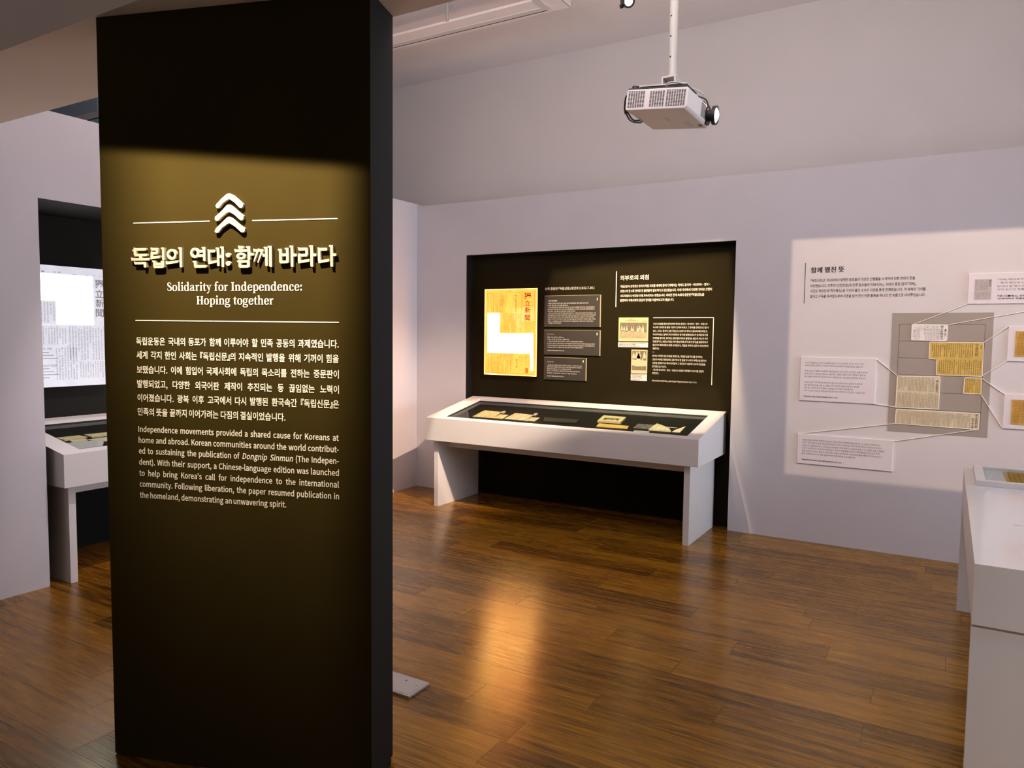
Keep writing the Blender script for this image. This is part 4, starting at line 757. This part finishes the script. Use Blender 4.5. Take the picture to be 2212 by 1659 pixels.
caption('small white caption card under the upright photograph', NI['cap2'], [('함께한 동포들의 모습을 담은 사진', .92), ('독립신문 상해 중문판', .65), ('독립기념관 소장 자료', .75), ('상해 (1922.7.20.)', .6)])

# ================================================================== framed posters and cards on the right wall
YW = 5.89; wf = on_y(YW)
WA = {'clips': {'A': [(-0.2254, 1.6512), (-0.0124, 1.6495), (-0.0143, 1.5421), (-0.2247, 1.5437)], 'B': [(-0.1121, 1.5288), (0.1998, 1.5292), (0.2029, 1.3043), (-0.0629, 1.3051), (-0.0647, 1.4136), (-0.112, 1.4157)], 'C': [(-0.302, 1.2851), (-0.0425, 1.2895), (-0.0423, 1.0663), (-0.3039, 1.0649)], 'D': [(0.1054, 1.2878), (0.2017, 1.2905), (0.2003, 1.1844), (0.1027, 1.1837)], 'E': [(-0.3003, 1.0483), (0.1992, 1.0491), (0.1978, 0.9421), (-0.3032, 0.9493)]}, 'conn': [[(0.1001, 1.7927), (-0.2225, 1.6512)], [(0.4165, 1.7378), (-0.0143, 1.6495)], [(-0.4417, 1.4026), (-0.3021, 1.2873)], [(-0.4461, 1.0791), (-0.3039, 1.0649)], [(-0.9567, 0.8227), (-0.3031, 0.9471)], [(-0.3108, 0.8192), (0.1978, 0.9421)], [(0.3373, 1.6411), (0.1998, 1.5292)], [(0.3369, 1.4106), (0.2028, 1.3065)], [(0.3341, 1.189), (0.2017, 1.2905)], [(0.3344, 0.9577), (0.2003, 1.1844)]], 'l1': [((-0.9236, 1.3649), -0.5221), ((-0.9237, 1.345), -0.5248), ((-0.924, 1.304), -0.4951), ((-0.9241, 1.2835), -0.5092), ((-0.9243, 1.2619), -0.5034), ((-0.9246, 1.2191), -0.5245), ((-0.9247, 1.198), -0.5486), ((-0.9249, 1.1769), -0.5854), ((-0.925, 1.1557), -0.5048), ((-0.9253, 1.1111), -0.6885)], 'l2': [((-0.9217, 0.7819), -0.3902), ((-0.9217, 0.7617), -0.3846), ((-0.9218, 0.7398), -0.3643), ((-0.9218, 0.7196), -0.3951), ((-0.9219, 0.6988), -0.3749), ((-0.9219, 0.678), -0.5493), ((-0.922, 0.6306), -0.6438)]}
wt = empty('wall_text', (-.55, YW, 1.8)); tag(wt, 'black printed heading and paragraph beside a vertical line on the lit wall', 'wall text')
w = MB(); w.box(-.9497, -.9455, YW-.0012, YW, 1.8076, 2.1103); ploc(w, 'rule_line', TXK, wt)
w = MB(); text_line(w, wf, '함께 펼친 뜻', -.9085, -.6812, 2.033, .041, bold=.004, strong=1); ploc(w, 'heading', TXK, wt)
w = MB()
for s, u1, z in zip(['『독립신문』은 국내외에서 발행된 동포들의 다양한 간행물을 소개하며 언론 연대의 장을', '마련했습니다. 미주의 『신한민보』와 만주 동포들의 『대동민보』, 국내의 종합 잡지 『개벽』,', '서간도 학우단의 『학우통신』 등 각지의 출간 소식이 지면을 통해 전해졌습니다. 각 매체의 가치를', '알리고 구독을 독려함으로써 국경을 넘어 한인 언론 활동을 하나의 큰 흐름으로 이어주었습니다.'], (-.2223, -.2132, -.1542, -.1543), (1.977, 1.937, 1.899, 1.859)):
    text_line(w, wf, s, -.907, u1, z-.0115, .0225, bold=.003)
ploc(w, 'paragraph', TXK, wt)
bd = empty('page_diagram', (-.05, YW, .89)); tag(bd, 'taupe diagram panel of a page layout behind the clippings on the lit wall', 'wall panel')
w = MB(); w.box(-.3525, .252, YW-.003, YW-.0002, .890, 1.733); ploc(w, 'board', GREYB, bd)
w = MB(); bf = on_y(YW-.003, .0006)
for (a, b), (c, d) in [((-.3053, 1.6538), (.2080, 1.6538)), ((-.2985, 1.5355), (.2070, 1.5355)), ((-.2985, 1.4170), (-.1121, 1.4170)), ((-.2984, 1.2980), (.2060, 1.2980)), ((-.0357, 1.179), (.2055, 1.179)), ((-.3006, 1.0575), (.2055, 1.0575))]: w.box(a, c, YW-.0037, YW-.003, b-.0011, b+.0011)
for x, z0, z1 in ((-.3045, .9437, 1.6538), (.2070, .9427, 1.6538)): w.box(x-.0011, x+.0011, YW-.0037, YW-.003, z0, z1)
ploc(w, 'layout_lines', GREYL, bd)
CLT = {'A': ('white newspaper clipping at the top of the taupe panel', OLDW, [((.004, .004), (.80, .96), 18, 12), ((.84, .02), (.98, .5), 1, 5)]),
       'B': ('large yellow stepped newspaper clipping on the taupe panel', OLDY, None), 'C': ('beige newspaper clipping in the left middle of the taupe panel', OLDB, None),
       'D': ('small yellow square newspaper clipping at the right of the taupe panel', OLDY, None), 'E': ('long low beige newspaper clipping along the foot of the taupe panel', OLDB, None)}
YB = YW - .0085; cf2 = on_y(YB, .0008)
for k, P in WA['clips'].items():
    lab, m, _ = CLT[k]; us = [p[0] for p in P]; zs = [p[1] for p in P]
    e = empty('newspaper_clipping', (sum(us)/len(us), YW-.005, min(zs))); tag(e, lab, 'newspaper clipping', 'clippings on the taupe panel')
    w = MB(); w.prism([(u, YW-.0038, z) for u, z in P], (0, YB-(YW-.0038), 0)); ploc(w, 'paper', m, e)
    w = MB(); cxm, czm = sum(us)/len(us), sum(zs)/len(zs); NP = len(P)
    for i in range(NP):
        a, b = P[i], P[(i+1) % NP]; dx, dz = b[0]-a[0], b[1]-a[1]; L = math.hypot(dx, dz); nx, nz = dz/L*.0035, -dx/L*.0035
        w.prism([(a[0], YW-.0038, a[1]), (b[0], YW-.0038, b[1]), (b[0]+nx*-1, YW-.0038, b[1]+nz*-1), (a[0]+nx*-1, YW-.0038, a[1]+nz*-1)], (0, -.0055, 0))
    ploc(w, 'white_border', EDGEW, e)
    w = MB()
    def q4(x0, x1, t0, t1):
        X0, X1, Z0, Z1 = min(us), max(us), max(zs), min(zs); return [(X0+(X1-X0)*x0, Z0+(Z1-Z0)*t0), (X0+(X1-X0)*x1, Z0+(Z1-Z0)*t0), (X0+(X1-X0)*x1, Z0+(Z1-Z0)*t1), (X0+(X1-X0)*x0, Z0+(Z1-Z0)*t1)]
    if k == 'A':
        ink_columns(w, cf2, q4(.02, .20, .15, .97), 5, 11); ink_columns(w, cf2, q4(.20, .80, .05, .97), 14, 12, fill=.85); glyph_column(w, cf2, q4(.81, .89, .05, .97), '獨立新聞發刊'); glyph_column(w, cf2, q4(.92, .98, .25, .75), '廣告')
    elif k == 'B':
        ink_columns(w, cf2, q4(.03, .82, .03, .45), 20, 18, fill=.85); glyph_column(w, cf2, q4(.85, .91, .03, .42), '中文報發刊創刊'); ink_columns(w, cf2, q4(.93, .99, .03, .2), 1, 5, rag=0); ink_columns(w, cf2, q4(.18, .98, .52, .97), 20, 16, fill=.9, rag=.1)
    elif k == 'C':
        ink_columns(w, cf2, q4(.02, .88, .02, .47), 26, 18, fill=.85); glyph_column(w, cf2, q4(.915, .97, .1, .5), '獨立新聞發刊'); ink_columns(w, cf2, q4(.02, .98, .52, .98), 28, 18, fill=.85)
    elif k == 'D': ink_columns(w, cf2, q4(.05, .95, .04, .96), 9, 14, fill=.85)
    else:
        ink_columns(w, cf2, q4(.01, .90, .05, .95), 62, 14, fill=.85, rag=.4); glyph_column(w, cf2, q4(.955, .985, .04, .9), '獨立新聞創刊辭'); glyph_column(w, cf2, q4(.915, .942, .3, .95), '發刊中文報')
    ploc(w, 'print', INK, e)
def wall_card(label, u0, u1, z0, z1, lines=(), foot=(), bt=.012):
    e = empty('wall_card', ((u0+u1)/2, YW-.004, z0)); tag(e, label, 'wall card', 'white raised cards on the lit wall')
    w = MB(); w.box(u0, u1, YW-bt, YW, z0, z1); ploc(w, 'card', CARDW, e)
    w = MB(); w.box(u0, u1+.003, YW-bt-.0006, YW-.0002, z1-.0005, z1+.003); w.box(u1, u1+.003, YW-bt-.0006, YW-.0002, z0, z1-.0005); ploc(w, 'lit_edge', EDGEW, e)  # edge highlight put into the colour: whiter strips along top and right
    f = on_y(YW-bt, .0007); w = MB()
    for q in lines:
        if q is None: ploc(w, 'paragraph', TXG, e); w = MB(); continue
        s, a, b, z, h = q; text_line(w, f, s, a, b, z, h, bold=.0)
    if lines: ploc(w, 'paragraph', TXG, e)
    w = MB()
    for s, a, b, z, h in foot: text_line(w, f, s, a, b, z, h, bold=.003, strong=1)
    if foot: ploc(w, 'source_line', TXK, e)
    return e, f
T1 = ['우리의 독립운동 소식이 전 세계로 뻗어나가고는 있지만, 우리의 소통 기관이', '여전히 더없이 부족하고 곤란한 처지에 놓여 있음은 두말할 필요도 없습니다.', '만약 지금 이 시점에 저 신문마저 끊어진다면, 우리 민족의 정신적인 소통과 연락이', '완전히 끊기고 차단될 것입니다. 정신적인 교류와 소통 수단도 마련하지 못한 채', '무슨 일을 조직적으로 움직여 나갈 수 있겠습니까? 이는 앞으로 통탄할 일입니다.', '이러한 동포가 조직적으로 움직이지 않고서야 어찌 나라가 일어설 수 있으며,', '어찌 올바른 판단을 내릴 수 있겠습니까? 이러한 민족을 대표하는 정부에', '어찌 공식 기관지 하나가 없을 수 있겠습니까? 상황이 이러할진대,', '어찌 저 신문이 심각한 재정난을 겪도록 우리가 가만히 두고만 볼 수 있겠습니까?']
T2 = ['독립신문을 위하여 이번에 독립신문 사장 이씨의 연락을 받았사온 바, 그 사연은 이러하외다.', '우리는 작년 8월 21일에 독립신문을 창간한 후로 내국에서는 여러 동포의 정신과 후원으로 간신히', '오늘까지 지탱하였사오나 신문대금 4만여원은 전혀 한푼도 수입되지 못하고 또 적립한 자본이 없음에', '유지가 곤란한지라 이로부터 독립운동이 더욱 다사할때를 당하여 더 확장을 할지언정 보도와 및', '신문기관은 하나라도 없앨 수 없사온대, 이제는 내국에서는 여러분에게 돌려 바랄 것 밖에 없사오니,', '동포 여러분이시여 다소를 성금하시어 독립신문을 도우시옵소서.']
L1 = [(s, u, u1, z-.008, .0135) for s, ((u, z), u1) in zip(T1, WA['l1'])]; L1 = L1[:2] + [None] + L1[2:5] + [None] + L1[5:]; (u, z), u1 = WA['l1'][9]
wall_card('white card of ten text lines left of the taupe panel, upper one', -.9545, -.4440, 1.0793, 1.404, L1, [('『독립신문사 공채』, 『신한민보』 제664호 (1921. 4. 28.)', u, u1, z-.006, .011)])
L2 = [(s, u, u1, z-.008, .0135) for s, ((u, z), u1) in zip(T2, WA['l2'])]; (u, z), u1 = WA['l2'][6]
wall_card('white card of seven text lines at the lower left of the taupe panel', -.9545, -.3130, .6005, .821, L2, [('『독립신문에 대한 의연금의 고함』, 『신한민보』 제577호 (1920. 4. 13.)', u, u1, z-.006, .011)])
e, f = wall_card('white card with a grey page print and text, above the taupe panel', .0980, .6900, 1.7922, 1.993, [(s, .2605, u1, z-.008, .0135) for s, u1, z in zip(['『개벽』 제10호가 또 도착하였습니다. 널리', '– 특히 해외에 있으면서 독립을 뜻하는', '읽어야 할 책이 바로 이 『개벽』입니다. 이미', '이미 읽으신 분들은 대금을 보내 주소서.'], (.625, .61, .63, .62), (1.9515, 1.9293, 1.907, 1.8863))], [('『광고(廣告)』, 상해 국한문판 『독립신문』', .2655, .60, 1.836, .0115), ('연세대학교 학술문화처 도서관 | 국가등록', .2663, .61, 1.819, .0115)])
w = MB(); w.box(.1328, .2300, YW-.0128, YW-.012, 1.8180, 1.956); ploc(w, 'page_print', mat('grey_page', (.50, .46, .48), .8, .1), e)
w = MB(); g = on_y(YW-.0128, .0006); ink_columns(w, g, [(.136, 1.950), (.212, 1.950), (.212, 1.880), (.136, 1.880)], 14, 16); ink_columns(w, g, [(.136, 1.874), (.226, 1.874), (.226, 1.822), (.136, 1.822)], 16, 12); ink_columns(w, g, [(.214, 1.953), (.228, 1.953), (.228, 1.905), (.214, 1.905)], 1, 4, gx=.9, gz=.85, rag=0); ploc(w, 'page_text', TXG, e)
for lab, u0, z0, z1, du, d0, d1 in (('white card with a brown book print right of the taupe panel, upper one', .3372, 1.4108, 1.640, .3775, 1.440, 1.6085), ('white card with a brown book print right of the taupe panel, lower one', .3342, .961, 1.190, .3766, .9905, 1.1560)):
    e, f = wall_card(lab, u0, u0+.50, z0, z1, [('잡지의 창간을 알리는 글', du+.15, du+.38, z1-.06-.02*k, .0135) for k in range(4)])
    w = MB(); w.box(du, du+.125, YW-.0150, YW-.012, d0, d1); ploc(w, 'book_print', BROWN, e)
    w = MB(); g = on_y(YW-.0150, .0006); ink_columns(w, g, [(du+.012, d1-.012), (du+.113, d1-.012), (du+.113, d0+.012), (du+.012, d0+.012)], 12, 14, fill=.9, rag=.1); ploc(w, 'print', BROWND, e)
CONL = ['white connector strip from the grey-page card down to the white clipping', 'white connector strip from the top of the white clipping up to the right', 'white connector strip from the upper left card to the top of the beige clipping', 'white connector strip from the upper left card to the foot of the beige clipping', 'white connector strip from the lower left card to the left of the long clipping', 'white connector strip from the lower left card to the right of the long clipping', 'white connector strip from the yellow stepped clipping up to the upper book card', 'white connector strip from the yellow stepped clipping foot to the upper book card', 'white connector strip from the small yellow clipping to the lower book card top', 'white connector strip from the small yellow clipping down to the lower book card foot']
for lab, ((a, b), (c, d)) in zip(CONL, WA['conn']):
    dx, dz = c-a, d-b; L = math.hypot(dx, dz); nx, nz = -dz/L*.0017, dx/L*.0017
    w = MB(); w.prism([(a-nx, YW-.0002, b-nz), (c-nx, YW-.0002, d-nz), (c+nx, YW-.0002, d+nz), (a+nx, YW-.0002, b+nz)], (0, -.0100, 0))
    tag(w.build('connector_strip', EDGEW), lab, 'strip', 'white strips joining cards and clippings')

# ================================================================== right table and the frame on it
tb = empty('display_table', (.85, 3.85, 0)); tag(tb, 'glossy white slab-legged table running along the right edge', 'table')
w = MB(); w.box(.104, 1.6, 2.80, 4.894, .617, .812); ploc(w, 'apron_box', WHITE, tb, bevel=.001)
w = MB(); w.box(.104, 1.6, 2.80, 4.894, .812, .8205); ploc(w, 'table_top', GLOSSW, tb, bevel=.001)
w = MB(); w.box(.1045, 1.6, 2.812, 2.86, 0, .617); ploc(w, 'leg', WHITE, tb)
w = MB(); w.box(.1045, 1.6, 4.85, 4.893, 0, .617); ploc(w, 'leg', WHITE, tb)
w = MB(); w.box(.254, .62, 3.475, 3.4785, .8204, .8211); ploc(w, 'joint_line', GREYB, tb)
fr = empty('table_frame', (.55, 4.59, .8205)); tag(fr, 'flat white glazed frame with brown paper inside, lying on the glossy table', 'frame')
w = MB(); zt_, zb_ = .847, .8207
w.box(.148, .95, 4.326, 4.366, zb_, zt_).box(.148, .95, 4.82, 4.86, zb_, zt_).box(.148, .19, 4.366, 4.82, zb_, zt_).box(.91, .95, 4.366, 4.82, zb_, zt_); ploc(w, 'frame', WHITE, fr, bevel=.0015)
w = MB(); w.box(.19, .91, 4.366, 4.82, .8275, .8285); ploc(w, 'backing', CARDW, fr)
w = MB(); w.box(.283, .62, 4.385, 4.80, .8287, .831); ploc(w, 'brown_paper', BROWN, fr)
w = MB(); ink_columns(w, lambda x, y: (x, y, .8316), [(.295, 4.79), (.60, 4.79), (.60, 4.40), (.295, 4.40)], 14, 18, fill=.85); ploc(w, 'paper_print', BROWND, fr)
w = MB(); w.box(.19, .91, 4.366, 4.82, .840, .842); ploc(w, 'glass_pane', GLASS, fr)

# ================================================================== projector
pj_ = empty('projector', (-1.282, 3.70, 2.655), (0, R(5.9), 0)); tag(pj_, 'white ceiling projector with grilles and wide lens, hung from a pole', 'projector')
XH, YH, ZH = .158, .197, .100
PJB = R(5.9)
w = MB(); w.prism([(-XH, -YH, .006), (-XH+.006, -YH, 0), (XH-.012, -YH, 0), (XH, -YH, .012), (XH, -YH, ZH-.008), (XH-.008, -YH, ZH), (-XH+.008, -YH, ZH), (-XH, -YH, ZH-.008)], (0, 2*YH, 0)); w.build('housing', PROJW, pj_, bevel=.006)
w = MB(); w.box(-XH+.004, XH-.02, -YH+.004, YH-.01, ZH, ZH+.008); w.build('top_plate', DARK, pj_, bevel=.003)
def vent(x0, x1, z0, z1, c, r, side=None):
    w = MB()
    for i in range(c):
        for j in range(r):
            a0 = x0+(x1-x0)*(i+.14)/c; a1 = x0+(x1-x0)*(i+.86)/c; b0 = z0+(z1-z0)*(j+.2)/r; b1 = z0+(z1-z0)*(j+.8)/r
            if side is None: w.box(a0, a1, -YH-.0006, -YH+.002, b0, b1)
            else: w.box(XH-.002, XH+.0006, a0, a1, b0, b1)
    w.build('vent_grille', DARKV, pj_)
vent(-.149, -.061, .012, .092, 7, 13); vent(-.036, .041, .012, .088, 6, 13); vent(.048, .146, .012, .090, 8, 14); vent(.02, .095, .018, .088, 5, 14, 1)
w = MB(); w.tube((XH-.004, .140, .050), (XH+.003, .140, .050), .050, .036); w.build('lens_collar', DARK, pj_, smooth_=False)
w = MB(); w.cyl((XH-.002, .140, .050), (XH+.028, .140, .050), .030, 32); w.tube((XH+.028, .140, .050), (XH+.046, .140, .050), .047, .041); w.cyl((XH+.028, .140, .050), (XH+.036, .140, .050), .044, 32); w.build('lens_barrel', DARK, pj_)
w = MB()
N_ = 24; rings = [(.041, .036), (.036, .044), (.026, .051), (.014, .055), (.0001, .0565)]
vs2 = [(XH+d, .140+r*math.cos(2*math.pi*k/N_), .050+r*math.sin(2*math.pi*k/N_)) for r, d in rings for k in range(N_)]
w.add(vs2, [(i*N_+k, i*N_+(k+1) % N_, (i+1)*N_+(k+1) % N_, (i+1)*N_+k) for i in range(len(rings)-1) for k in range(N_)]); w.build('lens_glass', LENSE, pj_, smooth_=True)
w = MB(); w.box(-.012, .004, -.05, .03, -.0006, .001); w.build('brand_plate', STEEL, pj_)
w = MB()
for k in range(6): w.box(.060+.012*(k % 3), .068+.012*(k % 3), .05+.05*(k//3), .085+.05*(k//3), -.0005, .001)
w.build('rating_label', STEEL, pj_)
w = MB(); w.box(.118, .136, .115, .150, -.0006, .001); w.build('dark_label', DARK, pj_)
w = MB(); w.box(-.135, -.132, -.06, -.03, -.0006, .001); w.build('screw_slot', STEEL, pj_)
w = MB(); w.cyl((-.125, -.172, ZH+.006), (-.125, -.172, ZH+.020), .017, 20); w.build('adjuster_knob', DARK, pj_)
for pts in (((-XH+.004, -.165, .085), (-XH-.018, -.16, .078), (-XH-.034, -.13, .045), (-XH-.036, -.10, .015), (-XH-.026, -.05, -.012), (-XH+.004, .0, -.010), (-XH+.01, .03, .01)),
            ((-XH+.004, -.150, .080), (-XH-.020, -.14, .060), (-XH-.030, -.10, .025), (-XH-.020, -.03, -.004), (-XH+.004, .03, .012)),
            ((.06, .02, ZH+.012), (.105, .045, ZH+.026), (.148, .09, ZH+.020), (.158, .12, ZH-.004), (.135, .13, ZH-.012), (.12, .14, ZH-.004)),
            ((.05, .05, ZH+.010), (.10, .08, ZH+.020), (.140, .11, ZH+.010), (.140, .14, ZH-.002))):
    w = MB(); w.path(pts, .0042, 8); w.build('cable', DARK, pj_, smooth_=True)
w = MB(); w.cyl((-XH-.0365, -.115, .038), (-XH-.036, -.098, .012), .0085, 12); w.build('cable_plug', DARK, pj_)
mt = empty('projector_mount', (-1.238, 3.62, 2.79)); tag(mt, 'white ceiling pole and bracket that carries the projector', 'mount')
w = MB(); w.cyl((-1.238, 3.62, 2.842), (-1.238, 3.62, 4.085), .0205, 32); ploc(w, 'pole', POLEW, mt, smooth_=False)
for z in (3.126, 3.029, 2.930, 3.225):
    w = MB(); a = Vector((-.35, -.94, 0)).normalized(); c = Vector((-1.238, 3.62, z)); w.cyl(c + a*.0195, c + a*.0210, .0042, 14); ploc(w, 'bolt_hole', DARKV, mt)
w = MB(); w.box(-1.278, -1.206, 3.572, 3.668, 2.822, 2.830); w.box(-1.278, -1.270, 3.572, 3.668, 2.795, 2.822); w.box(-1.214, -1.206, 3.572, 3.668, 2.795, 2.822); ploc(w, 'bracket', POLEW, mt)
w = MB(); w.cyl((-1.238, 3.62, 2.828), (-1.238, 3.62, 2.846), .027, 24); ploc(w, 'collar', POLEW, mt)
w = MB(); P_ = [(-1.38, 3.545, 2.789), (-1.14, 3.545, 2.768), (-1.14, 3.72, 2.768), (-1.38, 3.72, 2.789)]; w.prism(P_, (0, 0, .007)); ploc(w, 'spreader_plate', POLEW, mt)
for pts in (((-1.39, 3.535, 2.786), (-1.415, 3.53, 2.776), (-1.36, 3.53, 2.772)), ((-1.24, 3.54, 2.768), (-1.23, 3.53, 2.780), (-1.19, 3.53, 2.778), (-1.15, 3.56, 2.770)), ((-1.15, 3.62, 2.772), (-1.12, 3.66, 2.764), (-1.10, 3.70, 2.752))):
    w = MB(); w.path(pts, .0040, 8); ploc(w, 'arm', POLEW, mt)
for x in (-1.262, -1.222):
    w = MB(); w.cyl((x, 3.60, 2.830), (x, 3.60, 2.838), .005, 10); ploc(w, 'screw', DARK, mt)

# ================================================================== ceiling fittings
sl = empty('track_spotlight', (-1.985, 4.88, 3.84)); tag(sl, 'small black ceiling spotlight with a lit lens at the top edge', 'spotlight')
dv = (Vector((0, 0, 1.55)) - Vector((-1.985, 4.88, 3.84))).normalized(); dv = (dv + Vector((.25, 0, -.1))).normalized()
c = Vector((-1.985, 4.86, 3.835)); w = MB(); w.tube(c, c - dv*.09, .042, .029, 32); w.cyl(c - dv*.088, c - dv*.12, .042, 32, .030); ploc(w, 'housing', DARK, sl)
w = MB(); w.cyl(c - dv*.014, c - dv*.020, .0292, 28); ploc(w, 'lens', LAMPE, sl)
w = MB(); w.cyl(c + Vector((-.038, 0, -.022)) - dv*.03, c + Vector((-.056, 0, -.026)) - dv*.03, .014, 16); ploc(w, 'knob', DARK, sl)
w = MB(); w.cyl(c - dv*.07, Vector((c.x+.01, c.y+.07, 4.085)), .010, 14); ploc(w, 'stem', DARK, sl)
cf_ = empty('ceiling_light_frame', (-4.2, 4.6, 3.93)); tag(cf_, 'long pale suspended frame with a dark slot, above the pillar top', 'ceiling frame')
w = MB(); w.box(-6.0, -2.474, 4.727, 4.944, 3.932, 3.950); w.box(-6.0, -2.474, 4.05, 4.20, 3.932, 3.950); w.box(-2.60, -2.474, 4.20, 4.727, 3.932, 3.950); ploc(w, 'panel', CEIL, cf_)
w = MB(); w.box(-6.0, -2.60, 4.845, 4.895, 3.926, 3.932); w.box(-2.655, -2.605, 4.20, 4.845, 3.926, 3.932); ploc(w, 'trim_strip', WHITE, cf_)
w = MB(); w.box(-6.0, -2.645, 4.904, 4.915, 3.9308, 3.9322); ploc(w, 'slot', DARKV, cf_)
w = MB(); w.box(-2.59, -2.565, 4.25, 4.60, 3.9300, 3.9322); ploc(w, 'end_slot', STEEL, cf_)
w = MB(); w.box(-2.478, -2.470, 4.05, 4.944, 3.932, 4.085); ploc(w, 'end_panel', WHITE, cf_)
for x in (-3.41, -5.0):
    w = MB(); w.cyl((x, 4.72, 3.94), (x, 4.72, 4.085), .011, 14); ploc(w, 'hanger_rod', POLEW, cf_)

# ================================================================== plate on the floor
fp = empty('floor_plate', (-2.01, 2.46, 0)); tag(fp, 'pale grey flat plate lying on the wood floor beside the pillar', 'floor plate')
w = MB(); w.box(-2.14, -1.906, 2.384, 2.531, .0005, .012); ploc(w, 'plate', PLATE, fp, bevel=.002)
w = MB(); w.box(-2.13, -1.918, 2.394, 2.3952, .012, .0125); w.box(-1.9192, -1.918, 2.41, 2.50, .012, .0125); w.box(-1.95, -1.93, 2.48, 2.482, .012, .0125); ploc(w, 'printed_lines', TXG, fp)
w = MB(); w.box(-2.012, -2.002, 2.488, 2.497, .012, .0126); ploc(w, 'green_mark', GREEN, fp)
